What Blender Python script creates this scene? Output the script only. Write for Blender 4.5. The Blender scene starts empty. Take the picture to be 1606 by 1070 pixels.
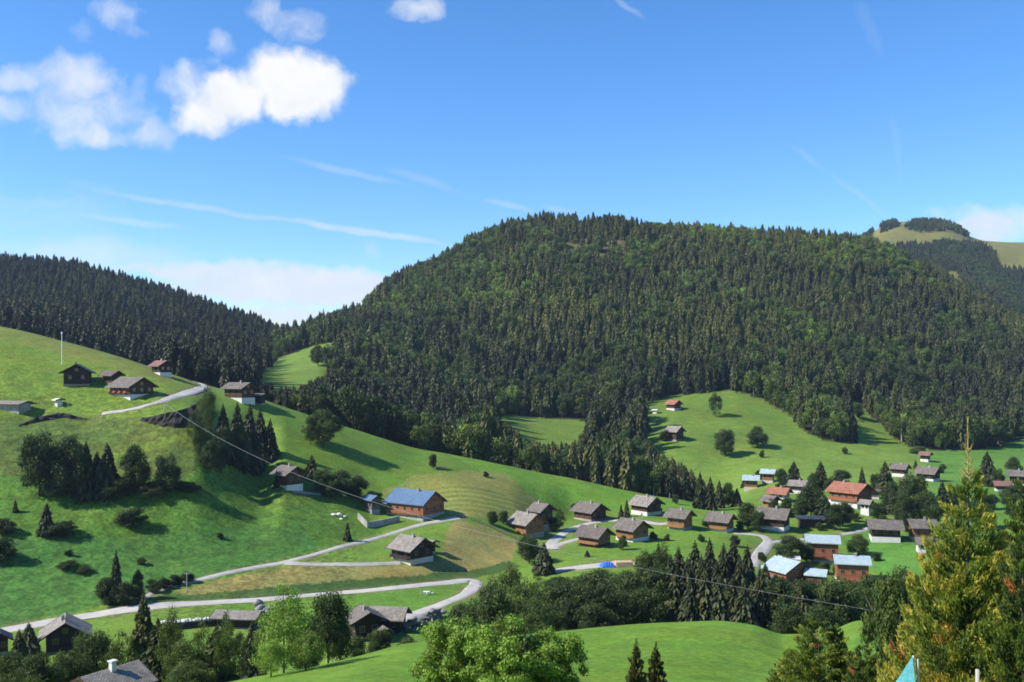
import bpy, math, random
import numpy as np
from mathutils import Vector

random.seed(7)
RNG = np.random.default_rng(7)
R = math.radians
S = bpy.context.scene
COL = S.collection
F, CX, CY = 1500.0, 803.0, 580.0          # focal length in photo pixels, principal point (camera at the origin, level)

# ------------------------------------------------------------------ helpers
def link(o):
    COL.objects.link(o)
    return o

def tag(o, label=None, cat=None, group=None, kind=None):
    if label: o['label'] = label
    if cat: o['category'] = cat
    if group: o['group'] = group
    if kind: o['kind'] = kind
    return o

def empty(name, loc, rz=0.0):
    o = bpy.data.objects.new(name, None)
    o.empty_display_size = 0.5
    o.location = loc
    o.rotation_euler = (0, 0, rz)
    return link(o)

def mesh_np(name, verts, faces, mats=(), fmat=None, smooth=False, attrs=None):
    """verts (N,3); faces: (M,k) array or list of lists"""
    me = bpy.data.meshes.new(name)
    verts = np.asarray(verts, dtype=np.float32)
    if isinstance(faces, np.ndarray):
        M, k = faces.shape
        tot = np.full(M, k, dtype=np.int32)
        idx = faces.ravel().astype(np.int32)
    else:
        M = len(faces)
        tot = np.array([len(f) for f in faces], dtype=np.int32)
        idx = np.array([i for f in faces for i in f], dtype=np.int32)
    start = np.concatenate(([0], np.cumsum(tot)[:-1])).astype(np.int32)
    me.vertices.add(len(verts)); me.vertices.foreach_set('co', verts.ravel())
    me.loops.add(len(idx)); me.loops.foreach_set('vertex_index', idx)
    me.polygons.add(M)
    if M: me.polygons.foreach_set('loop_start', start)
    if M: me.polygons.foreach_set('loop_total', tot)
    for m in mats: me.materials.append(m)
    if fmat is not None: me.polygons.foreach_set('material_index', np.asarray(fmat, dtype=np.int32))
    if M: me.polygons.foreach_set('use_smooth', np.full(M, bool(smooth)))
    if attrs:
        for an, (ty, dom, data) in attrs.items():
            a = me.attributes.new(an, ty, dom)
            data = np.asarray(data, dtype=np.float32 if ty != 'INT' else np.int32)
            a.data.foreach_set('color' if ty == 'FLOAT_COLOR' else 'value', data.ravel())
    me.update(calc_edges=True)
    me.validate()
    return me

def obj(name, me, parent=None):
    o = bpy.data.objects.new(name, me)
    if parent: o.parent = parent
    return link(o)

class MB:
    """collects boxes, prisms and tubes into one mesh"""
    def __init__(s): s.v, s.f, s.m = [], [], []
    def add(s, vs, fs, m=0):
        b = len(s.v)
        s.v += [tuple(v) for v in vs]
        s.f += [[i + b for i in f] for f in fs]
        s.m += [m] * len(fs)
    def box(s, x0, x1, y0, y1, z0, z1, m=0):
        s.add([(x0,y0,z0),(x1,y0,z0),(x1,y1,z0),(x0,y1,z0),(x0,y0,z1),(x1,y0,z1),(x1,y1,z1),(x0,y1,z1)],
              [(0,3,2,1),(4,5,6,7),(0,1,5,4),(1,2,6,5),(2,3,7,6),(3,0,4,7)], m)
    def extr_x(s, prof, x0, x1, m=0):
        """closed profile of (y,z), counter-clockwise seen from +x, extruded along x"""
        n = len(prof)
        s.add([(x0,y,z) for y,z in prof] + [(x1,y,z) for y,z in prof],
              [list(range(n))[::-1], [n+i for i in range(n)]] + [(i,(i+1)%n,n+(i+1)%n,n+i) for i in range(n)], m)
    def tube(s, pts, rads, n=6, m=0):
        pts = [Vector(p) for p in pts]
        rings = []
        for i, p in enumerate(pts):
            d = (pts[min(i+1,len(pts)-1)] - pts[max(i-1,0)]).normalized()
            a = d.cross(Vector((0.3,0.9,0.1))).normalized()
            if a.length < 0.1: a = d.cross(Vector((1,0,0))).normalized()
            b = d.cross(a)
            rings.append([p + (a*math.cos(t) + b*math.sin(t))*rads[i] for t in [2*math.pi*k/n for k in range(n)]])
        vs = [v for r in rings for v in r]
        fs = []
        for i in range(len(rings)-1):
            for k in range(n):
                fs.append((i*n+k, i*n+(k+1)%n, (i+1)*n+(k+1)%n, (i+1)*n+k))
        fs.append(list(range(n))[::-1]); fs.append([(len(rings)-1)*n+k for k in range(n)])
        s.add(vs, fs, m)
    def mesh(s, name, mats, smooth=False):
        return mesh_np(name, s.v, s.f, mats if isinstance(mats, (list, tuple)) else [mats], s.m, smooth)
    def build(s, name, mats, parent=None, smooth=False):
        return obj(name, s.mesh(name, mats, smooth), parent)

def pchip(xk, yk, x):
    """monotone cubic interpolation (1-d)"""
    xk = np.asarray(xk, float); yk = np.asarray(yk, float)
    h = np.diff(xk); d = np.diff(yk) / h
    m = np.zeros_like(yk)
    w1 = 2*h[1:] + h[:-1]; w2 = h[1:] + 2*h[:-1]
    ok = d[:-1]*d[1:] > 0
    with np.errstate(divide='ignore', invalid='ignore'):
        m[1:-1] = np.where(ok, (w1 + w2) / (w1/d[:-1] + w2/d[1:]), 0)
    m[0], m[-1] = d[0], d[-1]
    x = np.clip(x, xk[0], xk[-1])
    i = np.clip(np.searchsorted(xk, x, side='right') - 1, 0, len(h)-1)
    t = (x - xk[i]) / h[i]
    return ((2*t**3-3*t**2+1)*yk[i] + (t**3-2*t**2+t)*h[i]*m[i] + (-2*t**3+3*t**2)*yk[i+1] + (t**3-t**2)*h[i]*m[i+1])

def vnoise(x, y, seed=0):
    """smooth value noise in [-1,1]"""
    r = np.random.default_rng(1000 + seed).uniform(-1, 1, (256, 256))
    xi = np.floor(x).astype(int); yi = np.floor(y).astype(int)
    fx = x - xi; fy = y - yi
    fx = fx*fx*(3-2*fx); fy = fy*fy*(3-2*fy)
    g = lambda a, b: r[a % 256, b % 256]
    return (g(xi,yi)*(1-fx)+g(xi+1,yi)*fx)*(1-fy) + (g(xi,yi+1)*(1-fx)+g(xi+1,yi+1)*fx)*fy

def fbm(x, y, seed=0, octs=4):
    s = 0; a = 1.0; n = 0
    for k in range(octs):
        s = s + a*vnoise(x*2**k + 17*k, y*2**k - 9*k, seed + k); n += a; a *= 0.5
    return s / n

def inpoly(px, py, poly):
    ins = np.zeros(np.shape(px), bool)
    n = len(poly)
    for i in range(n):
        x1, y1 = poly[i]; x2, y2 = poly[(i+1) % n]
        if y1 == y2: continue
        c = ((y1 > py) != (y2 > py)) & (px < (x2-x1)*(py-y1)/(y2-y1) + x1)
        ins ^= c
    return ins

# ------------------------------------------------------------------ materials
def nmat(name):
    m = bpy.data.materials.new(name); m.use_nodes = True
    nt = m.node_tree
    for n in list(nt.nodes): nt.nodes.remove(n)
    out = nt.nodes.new('ShaderNodeOutputMaterial')
    return m, nt, out

def N(nt, ty, **kw):
    n = nt.nodes.new(ty)
    for k, v in kw.items(): setattr(n, k, v)
    return n

def noise(nt, vec, scale, detail=4, rough=0.55, dist=0.0):
    n = N(nt, 'ShaderNodeTexNoise'); n.inputs['Scale'].default_value = scale
    n.inputs['Detail'].default_value = detail; n.inputs['Roughness'].default_value = rough
    n.inputs['Distortion'].default_value = dist
    if vec is not None: nt.links.new(vec, n.inputs['Vector'])
    return n.outputs['Fac']

def math_(nt, op, a, b=None, c=None, clamp=False):
    n = N(nt, 'ShaderNodeMath', operation=op); n.use_clamp = clamp
    for i, x in enumerate((a, b, c)):
        if x is None: continue
        if isinstance(x, (int, float)): n.inputs[i].default_value = x
        else: nt.links.new(x, n.inputs[i])
    return n.outputs[0]

def mapr(nt, v, a, b, c, d, smooth=False):
    n = N(nt, 'ShaderNodeMapRange')
    if smooth: n.interpolation_type = 'SMOOTHSTEP'
    nt.links.new(v, n.inputs['Value'])
    for k, x in zip(('From Min','From Max','To Min','To Max'), (a,b,c,d)): n.inputs[k].default_value = x
    return n.outputs['Result']

def mixc(nt, fac, a, b, mode='MIX'):
    n = N(nt, 'ShaderNodeMix', data_type='RGBA', blend_type=mode)
    if isinstance(fac, (int, float)): n.inputs[0].default_value = fac
    else: nt.links.new(fac, n.inputs[0])
    for i, x in ((6, a), (7, b)):
        if isinstance(x, tuple): n.inputs[i].default_value = (*x[:3], 1)
        else: nt.links.new(x, n.inputs[i])
    return n.outputs[2]

def ramp(nt, fac, stops):
    n = N(nt, 'ShaderNodeValToRGB')
    el = n.color_ramp.elements
    while len(el) < len(stops): el.new(0.5)
    for e, (p, c) in zip(el, stops): e.position = p; e.color = (*c, 1)
    nt.links.new(fac, n.inputs[0])
    return n.outputs[0]

def surf(name, c1, c2, scale=1.0, rough=0.85, bump=0.0, bscale=None, stretch=(1,1,1), spec=0.3, metal=0.0, grime=0.35, coord='Object'):
    """two-tone weathered surface: fine grain plus broad stains"""
    m, nt, out = nmat(name)
    tc = N(nt, 'ShaderNodeTexCoord')
    mp = N(nt, 'ShaderNodeMapping'); mp.inputs['Scale'].default_value = stretch
    nt.links.new(tc.outputs[coord], mp.inputs['Vector'])
    v = mp.outputs[0]
    fine = mapr(nt, noise(nt, v, scale, 5, 0.65), 0.32, 0.68, 0, 1)
    col = mixc(nt, fine, c1, c2)
    broad = mapr(nt, noise(nt, v, scale*0.17, 3), 0.35, 0.7, 1.0, 1.0-grime)
    b = N(nt, 'ShaderNodeCombineColor')
    for i in range(3): nt.links.new(broad, b.inputs[i])
    col = mixc(nt, 1.0, col, b.outputs[0], 'MULTIPLY')
    p = N(nt, 'ShaderNodeBsdfPrincipled')
    nt.links.new(col, p.inputs['Base Color'])
    p.inputs['Roughness'].default_value = rough; p.inputs['Specular IOR Level'].default_value = spec
    p.inputs['Metallic'].default_value = metal
    if bump:
        bn = N(nt, 'ShaderNodeBump'); bn.inputs['Strength'].default_value = bump; bn.inputs['Distance'].default_value = 0.1
        nt.links.new(noise(nt, v, bscale or scale*2, 4), bn.inputs['Height'])
        nt.links.new(bn.outputs[0], p.inputs['Normal'])
    nt.links.new(p.outputs[0], out.inputs[0])
    return m

def foliage(name, stops, vary=0.5, trans=0.25, nscale=0.35):
    """leaf colour: per-tree tint property/attribute, per-leaf tint attribute and noise through a ramp"""
    m, nt, out = nmat(name)
    at = N(nt, 'ShaderNodeAttribute', attribute_type='INSTANCER', attribute_name='tint')
    al = N(nt, 'ShaderNodeAttribute', attribute_type='GEOMETRY', attribute_name='ltint')
    geo = N(nt, 'ShaderNodeNewGeometry')
    nz = math_(nt, 'SUBTRACT', noise(nt, geo.outputs['Position'], nscale, 3), 0.5)
    f = math_(nt, 'ADD', at.outputs['Fac'], math_(nt, 'MULTIPLY', nz, vary))
    f = math_(nt, 'ADD', f, al.outputs['Fac'], clamp=True)
    col = ramp(nt, f, stops)
    d = N(nt, 'ShaderNodeBsdfPrincipled'); nt.links.new(col, d.inputs['Base Color'])
    d.inputs['Roughness'].default_value = 0.6; d.inputs['Specular IOR Level'].default_value = 0.25
    t = N(nt, 'ShaderNodeBsdfTranslucent'); nt.links.new(col, t.inputs['Color'])
    mx = N(nt, 'ShaderNodeMixShader'); mx.inputs[0].default_value = trans
    nt.links.new(d.outputs[0], mx.inputs[1]); nt.links.new(t.outputs[0], mx.inputs[2])
    nt.links.new(mx.outputs[0], out.inputs[0])
    return m

M = {}
M['needle'] = foliage('spruce_needles', [(0.0,(.026,.036,.016)),(0.3,(.066,.076,.021)),(0.6,(.128,.136,.030)),(1.0,(.20,.19,.038))], 0.28, 0.15, 0.03)
M['leaf'] = foliage('broad_leaves', [(0.0,(.030,.052,.015)),(0.35,(.064,.096,.020)),(0.7,(.120,.165,.026)),(1.0,(.21,.33,.040))], 0.45, 0.3, 0.3)
M['thuja'] = foliage('golden_sprays', [(0.0,(.035,.055,.015)),(0.3,(.09,.14,.022)),(0.55,(.22,.26,.032)),(0.82,(.44,.37,.05)),(1.0,(.50,.17,.05))], 0.5, 0.3, 1.2)
M['bark'] = surf('bark', (.06,.045,.035), (.13,.10,.075), 3, 0.95, 0.5, stretch=(1,1,0.25))
M['palebark'] = surf('pale_bark', (.30,.28,.24), (.42,.40,.36), 2, 0.9, 0.3)
M['road'] = surf('pale_asphalt', (.38,.355,.31), (.49,.46,.41), 0.35, 0.9, 0.15, grime=0.22)
M['track'] = surf('gravel_track', (.33,.315,.28), (.44,.425,.385), 0.5, 0.95, 0.3, grime=0.3)
M['rock'] = surf('grey_rock', (.15,.143,.133), (.31,.30,.28), 0.8, 0.95, 0.8, grime=0.4)
M['shade_rock'] = surf('shade_dark_bank', (.022,.02,.018), (.055,.048,.04), 0.5, 1.0, 0.8)  # near-black base colour carries the shade on the steep bank faces
def wood(name, c1, c2): return surf(name, c1, c2, 1.2, 0.8, 0.4, stretch=(0.4,0.4,4.0), grime=0.4)
M['w_dark'] = wood('dark_larch_boards', (.020,.014,.011), (.05,.034,.025))
M['w_brown'] = wood('brown_boards', (.042,.024,.015), (.09,.05,.028))
M['w_orange'] = wood('honey_boards', (.22,.105,.037), (.33,.16,.058))
M['w_red'] = wood('reddish_boards', (.06,.027,.016), (.12,.05,.027))
M['w_brick'] = wood('orange_boards', (.25,.092,.040), (.33,.125,.056))
M['w_grey'] = wood('weathered_grey_boards', (.11,.095,.08), (.20,.18,.155))
M['s_white'] = surf('white_render', (.56,.54,.49), (.66,.64,.59), 0.8, 0.9, 0.1, grime=0.15)
M['s_stone'] = surf('pale_stonework', (.26,.24,.21), (.46,.43,.38), 1.6, 0.95, 0.6)
M['s_cream'] = surf('cream_render', (.50,.45,.36), (.60,.54,.44), 0.8, 0.9, 0.1, grime=0.15)

def roofmat(name, c1, c2, row=2.2, rough=0.85, metal=0.0, mott=0.8, gap=0.25):
    """rows of shingles / seams across the slope with mottled tiles"""
    m, nt, out = nmat(name)
    tc = N(nt, 'ShaderNodeTexCoord')
    v = tc.outputs['Object']
    br = N(nt, 'ShaderNodeTexBrick')
    mp = N(nt, 'ShaderNodeMapping'); mp.inputs['Scale'].default_value = (row*0.55, row*0.55, row*0.55)
    nt.links.new(v, mp.inputs[0]); nt.links.new(mp.outputs[0], br.inputs['Vector'])
    br.inputs['Scale'].default_value = 1.0; br.inputs['Mortar Size'].default_value = 0.03
    br.inputs['Color1'].default_value = (*c1, 1); br.inputs['Color2'].default_value = (*c2, 1)
    br.inputs['Mortar'].default_value = (*[c*gap for c in c1], 1)
    nz = mapr(nt, noise(nt, v, 0.6, 5, 0.7), 0.3, 0.7, 1-mott*0.5, 1+mott*0.35)
    b = N(nt, 'ShaderNodeCombineColor')
    for i in range(3): nt.links.new(nz, b.inputs[i])
    col = mixc(nt, 1.0, br.outputs[0], b.outputs[0], 'MULTIPLY')
    p = N(nt, 'ShaderNodeBsdfPrincipled'); nt.links.new(col, p.inputs['Base Color'])
    p.inputs['Roughness'].default_value = rough; p.inputs['Metallic'].default_value = metal
    p.inputs['Specular IOR Level'].default_value = 0.35
    bn = N(nt, 'ShaderNodeBump'); bn.inputs['Strength'].default_value = 0.5; bn.inputs['Distance'].default_value = 0.06
    nt.links.new(br.outputs['Fac'], bn.inputs['Height']); bn.invert = True
    nt.links.new(bn.outputs[0], p.inputs['Normal'])
    nt.links.new(p.outputs[0], out.inputs[0])
    return m
M['r_grey'] = roofmat('grey_shingles', (.15,.125,.10), (.25,.215,.18))
M['r_brown'] = roofmat('brown_shingles', (.13,.10,.085), (.22,.175,.15))
M['r_light'] = roofmat('silvered_shingles', (.25,.215,.175), (.37,.325,.275))
M['r_red'] = roofmat('terracotta_tiles', (.34,.13,.075), (.46,.20,.12))
M['r_rust'] = roofmat('rust_brown_tiles', (.22,.115,.085), (.32,.175,.13))
M['r_blue'] = roofmat('blue_sheet_roof', (.085,.15,.24), (.11,.18,.28), 0.8, 0.5, 0.0, 0.3, 0.7)
M['r_pale'] = roofmat('pale_blue_sheet_roof', (.32,.40,.405), (.39,.475,.475), 0.8, 0.45, 0.0, 0.25, 0.8)
M['r_slate'] = roofmat('dark_slates', (.045,.055,.075), (.075,.088,.115), 2.6, 0.6)
M['r_white'] = roofmat('white_sheet_roof', (.58,.58,.57), (.66,.66,.65), 0.8, 0.6, 0.0, 0.2, 0.8)
M['frame'] = surf('painted_frames', (.17,.11,.065), (.24,.16,.10), 3, 0.6, grime=0.1)
M['wframe'] = surf('white_frames', (.62,.62,.60), (.70,.70,.68), 3, 0.6, grime=0.1)
M['glass'] = surf('window_glass', (.012,.016,.02), (.025,.03,.036), 0.8, 0.12, spec=0.6, grime=0.1)
M['flower'] = surf('red_geraniums', (.45,.06,.05), (.60,.16,.10), 9, 0.8, 0.5)
M['steel'] = surf('galvanised_steel', (.48,.49,.50), (.58,.59,.60), 2, 0.5, metal=0.3, grime=0.15)
M['cable'] = surf('aluminium_cable', (.17,.18,.18), (.24,.25,.25), 0.6, 0.8, grime=0.2)
M['polewood'] = surf('pole_timber', (.36,.33,.29), (.50,.47,.42), 2, 0.9, stretch=(1,1,0.2))
M['bluetarp'] = surf('blue_tarpaulin', (.03,.13,.55), (.06,.19,.68), 0.8, 0.45, 0.6, grime=0.2)
M['tanpile'] = surf('tan_timber_pile', (.50,.33,.19), (.62,.43,.26), 1.6, 0.9, 0.3)
M['whitepl'] = surf('white_plastic', (.70,.70,.69), (.78,.78,.77), 2, 0.5, grime=0.08)
M['teal'] = surf('teal_fabric', (.07,.30,.33), (.13,.40,.42), 2.5, 0.7, 0.5, grime=0.2)
M['navy'] = surf('navy_cover', (.012,.03,.13), (.02,.05,.19), 1.5, 0.6, 0.3)

# ------------------------------------------------------------------ terrain
# ridge and shelf lines of the valley, near to far: (bearing px, elevation py, distance Y); heights follow from the bearing
def cv(pts, Y=None):
    a = [(p[0], p[1], p[2] if Y is None else Y) for p in pts]
    return np.array(a, float)
CURVES = [
 cv([(-900,1195,90),(0,1180,90),(200,1150,90),(330,1110,90),(450,1075,90),(600,1062,90),(800,1062,90),(1050,1055,90),(1220,1068,90),(1350,1060,90),(1606,1070,90),(2500,1080,90)]),
 cv([(-900,1150,120),(0,1130,120),(200,1110,120),(330,1078,115),(400,1062,120),(480,1048,125),(560,1030,130),(650,1008,138),(750,1001,145),(850,993,150),(950,983,152),(1050,976,153),(1120,974,153),(1180,981,152),(1230,996,150),(1290,994,150),(1350,975,152),(1420,985,150),(1606,1000,150),(2500,1010,150)]),
 cv([(-900,1060,190),(0,1050,190),(200,1050,190),(330,1062,185),(400,1066,180),(480,1062,180),(560,1040,185),(650,1030,190),(750,1028,195),(850,1022,200),(950,1010,205),(1050,1005,205),(1150,1005,205),(1220,1010,205),(1300,1005,205),(1400,1000,205),(1606,995,205),(2500,1000,205)]),
 cv([(-900,1030,215),(0,992,232),(130,966,240),(230,951,245),(440,938,258),(600,924,268),(745,909,285),(800,905,290),(870,899,292),(950,890,298),(1000,889,300),(1100,905,300),(1200,920,298),(1300,918,303),(1400,905,310),(1500,895,310),(1606,885,310),(2500,880,310)]),
 cv([(-900,800,290),(0,830,285),(100,845,285),(200,862,285),(300,880,283),(450,884,285),(560,884,288),(650,880,292),(750,875,310),(850,862,330),(950,852,340),(1050,848,345),(1150,850,345),(1250,858,350),(1350,850,360),(1450,842,365),(1606,830,370),(2500,800,370)]),
 cv([(-900,600,350),(0,648,345),(60,652,347),(150,649,350),(250,640,352),(300,648,352),(350,690,357),(400,730,360),(450,758,342),(520,785,342),(600,808,345),(650,806,348),(720,800,352),(800,812,362),(850,826,372),(900,815,395),(950,816,395),(1016,806,400),(1070,812,395),(1150,818,390),(1220,815,395),(1300,800,410),(1400,795,420),(1500,790,425),(1606,785,430),(2500,760,430)]),
 cv([(-900,430,450),(0,512,450),(100,535,448),(200,563,445),(280,590,440),(330,606,435),(380,618,425),(430,634,430),(480,650,432),(540,668,435),(600,687,437),(650,703,438),(720,717,438),(800,732,438),(850,743,438),(900,753,438),(950,764,440),(1000,774,442),(1060,784,446),(1130,795,450),(1180,785,455),(1230,775,465),(1300,765,475),(1400,755,490),(1500,755,500),(1606,760,500),(2500,740,500)]),
 cv([(-900,470,540),(0,545,540),(100,560,540),(200,588,535),(280,612,525),(330,625,520),(380,636,515),(430,654,510),(480,672,510),(540,692,510),(600,712,510),(650,728,510),(720,744,510),(800,764,510),(850,775,510),(900,785,510),(950,793,510),(1000,800,510),(1060,803,510),(1130,800,515),(1180,770,530),(1230,755,540),(1300,748,550),(1400,742,560),(1500,742,565),(1606,748,565),(2500,730,565)]),
 cv([(-900,520),(0,545),(200,588),(300,605),(430,615),(480,625),(540,645),(600,665),(700,672),(780,668),(850,682),(930,690),(1000,690),(1060,684),(1130,688),(1200,691),(1300,698),(1400,706),(1500,712),(1606,715),(2500,700)], 650),
 cv([(-900,500),(0,530),(200,560),(300,580),(430,590),(500,585),(540,600),(600,628),(700,640),(780,645),(850,650),(930,650),(1000,632),(1060,627),(1150,620),(1200,624),(1250,630),(1330,636),(1400,654),(1500,672),(1606,680),(2500,650)], 750),
 cv([(-900,470),(0,482),(200,500),(330,535),(430,556),(480,550),(520,535),(600,520),(700,505),(800,492),(900,485),(1000,485),(1100,490),(1200,500),(1300,515),(1400,530),(1500,550),(1606,570),(2500,560)], 1000),
 cv([(-900,400),(0,420),(100,428),(180,448),(250,466),(330,492),(400,514),(440,530),(470,533),(500,518),(560,503),(600,465),(650,437),(700,416),(750,388),(800,370),(850,362),(900,364),(970,356),(1000,362),(1100,370),(1200,376),(1300,383),(1370,395),(1430,425),(1500,458),(1560,490),(1606,515),(2500,540)], 1300),
 cv([(-900,450),(0,470),(200,500),(440,560),(500,560),(600,510),(700,460),(800,415),(1000,405),(1200,420),(1370,425),(1450,465),(1500,492),(1606,535),(2500,560)], 1500),
 cv([(-900,560),(0,560),(400,570),(600,560),(800,520),(1000,480),(1200,440),(1300,410),(1360,382),(1400,386),(1440,396),(1500,405),(1560,420),(1606,430),(2500,430)], 2100),
 cv([(-900,565),(600,565),(800,540),(1000,500),(1200,450),(1300,410),(1350,380),(1370,367),(1390,355),(1420,350),(1480,353),(1505,362),(1525,374),(1560,379),(1606,380),(1800,390),(2500,420)], 2500),
 cv([(-900,570),(1000,560),(1400,480),(1606,480),(2500,480)], 3200),
 cv([(-900,575),(2500,575)], 4800),
]
NEAR = [(-40,-4.0),(4,-5.2),(25,-12.0),(60,-22.4)]       # hillside under the viewpoint
def gY(Y):
    Y = np.asarray(Y, float)
    return np.where(Y >= 60, Y, 30 + Y*Y/120.0)
pxs = np.unique(np.concatenate([np.arange(-900,-150,25), np.arange(-150,1756,2.5), np.arange(1756,2501,25)]))
Ys = np.concatenate([np.linspace(-40,4,10)[:-1], np.linspace(4,60,30)[:-1], np.geomspace(60,140,60)[:-1], np.geomspace(140,520,280)[:-1],
                     np.geomspace(520,1500,110)[:-1], np.geomspace(1500,2700,60)[:-1], np.geomspace(2700,4800,20)])
KY = np.stack([pchip(c[:,0], c[:,2], pxs) for c in CURVES])
KP = np.stack([pchip(c[:,0], c[:,1], pxs) for c in CURVES])
KZ = (CY-KP)/F*KY
Z = np.zeros((len(Ys), len(pxs)))
for i in range(len(pxs)):
    yk = np.concatenate([[a for a,_ in NEAR], KY[:,i]]); zk = np.concatenate([[b for _,b in NEAR], KZ[:,i]])
    Z[:,i] = pchip(yk, zk, Ys)
PX, YY = np.meshgrid(pxs, Ys)
XX = (PX-CX)/F*gY(YY)
amp = np.clip((YY-640)/300, 0, 1)
Z += fbm(XX/160, YY/160, 3, 4)*9*amp
Z += fbm(XX/28, YY/28, 11, 3)*0.55*np.clip((YY-60)/60,0,1)*(1-amp)*np.where(YY<160, 0.5, 1)
lowleft = np.clip((330-PX)/80,0,1)*np.clip((YY-240)/20,0,1)*np.clip((420-YY)/60,0,1)
Z += fbm(XX/9, YY/9, 21, 3)*0.9*lowleft

def zgrid(px, Y):
    px = np.asarray(px,float); Y = np.asarray(Y,float)
    i = np.clip(np.searchsorted(pxs, px)-1, 0, len(pxs)-2); j = np.clip(np.searchsorted(Ys, Y)-1, 0, len(Ys)-2)
    t = np.clip((px-pxs[i])/(pxs[i+1]-pxs[i]),0,1); s = np.clip((Y-Ys[j])/(Ys[j+1]-Ys[j]),0,1)
    return (Z[j,i]*(1-t)+Z[j,i+1]*t)*(1-s) + (Z[j+1,i]*(1-t)+Z[j+1,i+1]*t)*s
def zxy(x, Y):
    return zgrid(CX + F*np.asarray(x,float)/gY(Y), Y)
PYG = CY - F*Z/np.maximum(YY, 1.0)
PYG[YY < 60] = 3000
RUNMIN = np.minimum.accumulate(PYG, axis=0)
YD = np.concatenate([np.geomspace(60,520,2500), np.geomspace(520,2700,1500)[1:]])
def hit(px, py):
    """first ground point on the sight line through a photo pixel"""
    z = zgrid(np.full_like(YD, px), YD)
    p = CY - F*z/YD
    k = np.argmax(p <= py)
    if p[k] > py: k = len(YD)-1
    if k > 0 and p[k-1] > p[k]:
        t = (p[k-1]-py)/(p[k-1]-p[k]); Y = YD[k-1]+(YD[k]-YD[k-1])*t
    else: Y = YD[k]
    x = (px-CX)/F*Y
    return Vector((x, Y, float(zgrid(px, Y))))
def at(px, Y):
    x = (px-CX)/F*Y
    return Vector((x, Y, float(zxy(x, Y))))

# ---- land cover (grass of different fields, forest floor, bare soil)
JX = PX + fbm(XX/7, YY/7, 31, 3)*5; JY = PYG + fbm(XX/7, YY/7, 37, 3)*3
FOREST_CLEAR = [
 [(405,592),(440,560),(480,544),(520,538),(548,543),(535,565),(505,588),(470,603),(440,606)],
 [(772,648),(840,655),(930,660),(940,672),(920,684),(870,694),(800,676)],
 [(1000,640),(1030,624),(1080,618),(1150,612),(1190,624),(1240,652),(1265,678),(1300,694),(1330,700),(1336,692),(1308,662),(1312,630),(1342,628),(1405,688),(1428,702),(1470,706),(1530,706),(1570,698),(1606,688),(1700,680),(1700,800),(1130,800),(1150,770),(1080,725),(1010,690)],
]
GREEN = dict(meadow=(.095,.180,.024), lush=(.062,.145,.018), lushblue=(.048,.132,.022), rough=(.075,.120,.022), past=(.105,.180,.022), pastdry=(.135,.165,.032),
             tan=(.175,.175,.052), mown=(.145,.178,.040), strip=(.042,.088,.018), lawn=(.088,.190,.022), fore=(.098,.200,.020),
             rfield=(.068,.180,.026), far=(.106,.186,.028), bald=(.16,.17,.045), floor=(.030,.032,.015), brown=(.14,.105,.05), spur=(.088,.168,.020), spurhi=(.095,.205,.022))
ALB = np.empty(Z.shape+(3,)); ALB[:] = GREEN['meadow']
def zone(key, poly, y0, y1, mix=1.0):
    m = inpoly(JX, JY, poly) & (YY >= y0) & (YY <= y1)
    ALB[m] = ALB[m]*(1-mix) + np.array(GREEN[key])*mix
ALB[(YY < 165)] = GREEN['fore']
ALB[(YY > 505)] = GREEN['far']
zone('past', [(-300,300),(330,560),(330,660),(-300,660)], 300, 520)
zone('pastdry', [(-300,400),(330,540),(330,612),(200,585),(100,556),(0,535),(-300,450)], 340, 520, 0.7)
zone('rough', [(-900,655),(330,655),(330,700),(300,760),(-900,780)], 240, 420)
zone('lush', [(-900,755),(330,745),(420,740),(560,790),(600,835),(450,880),(240,935),(0,985),(-900,1050)], 225, 420)
zone('lushblue', [(-900,850),(200,845),(470,820),(500,862),(330,905),(240,930),(0,985),(-900,1040)], 225, 420)
zone('rough', [(120,690),(330,650),(330,680),(180,720)], 250, 420, .5)
zone('past', [(170,715),(310,668),(330,665),(330,678),(180,727)], 250, 420, .8)
zone('meadow', [(300,740),(430,745),(560,788),(560,830),(420,800),(320,790)], 250, 420, .6)
zone('spur', [(410,620),(560,668),(800,730),(640,760),(560,790),(470,720)], 300, 450)
zone('spurhi', [(700,712),(800,733),(1000,774),(1130,795),(1130,803),(960,800),(880,800),(830,770),(760,740)], 300, 470)
zone('mown', [(600,770),(650,745),(740,738),(790,742),(830,775),(860,800),(800,815),(700,805),(620,800)], 300, 470)
zone('tan', [(720,742),(760,740),(790,750),(800,765),(745,765)], 300, 470, .5)
zone('tan', [(270,928),(330,912),(455,889),(620,889),(690,880),(700,840),(712,818),(760,822),(815,850),(800,880),(740,896),(500,915),(300,934)], 240, 400)
zone('strip', [(235,948),(250,934),(300,932),(500,914),(740,894),(800,880),(820,890),(745,906),(600,921),(440,935)], 240, 330)
zone('lawn', [(300,950),(440,940),(600,927),(735,914),(720,935),(640,962),(540,975),(400,960)], 200, 300)
zone('lawn', [(870,850),(930,840),(1130,800),(1180,830),(1130,860),(1000,880),(880,890)], 280, 420, .5)
zone('rfield', [(1320,835),(1360,820),(1430,840),(1480,860),(1480,920),(1380,905),(1330,860)], 290, 420)
zone('rfield', [(1440,690),(1700,690),(1700,900),(1500,860),(1460,760)], 330, 720, .8)
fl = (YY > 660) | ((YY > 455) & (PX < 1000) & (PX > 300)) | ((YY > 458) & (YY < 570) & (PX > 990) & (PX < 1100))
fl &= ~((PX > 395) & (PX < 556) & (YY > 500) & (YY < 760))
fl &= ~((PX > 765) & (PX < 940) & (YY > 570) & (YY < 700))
for c in FOREST_CLEAR: fl &= ~(inpoly(JX, JY, c) & (YY < 1050))
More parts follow.
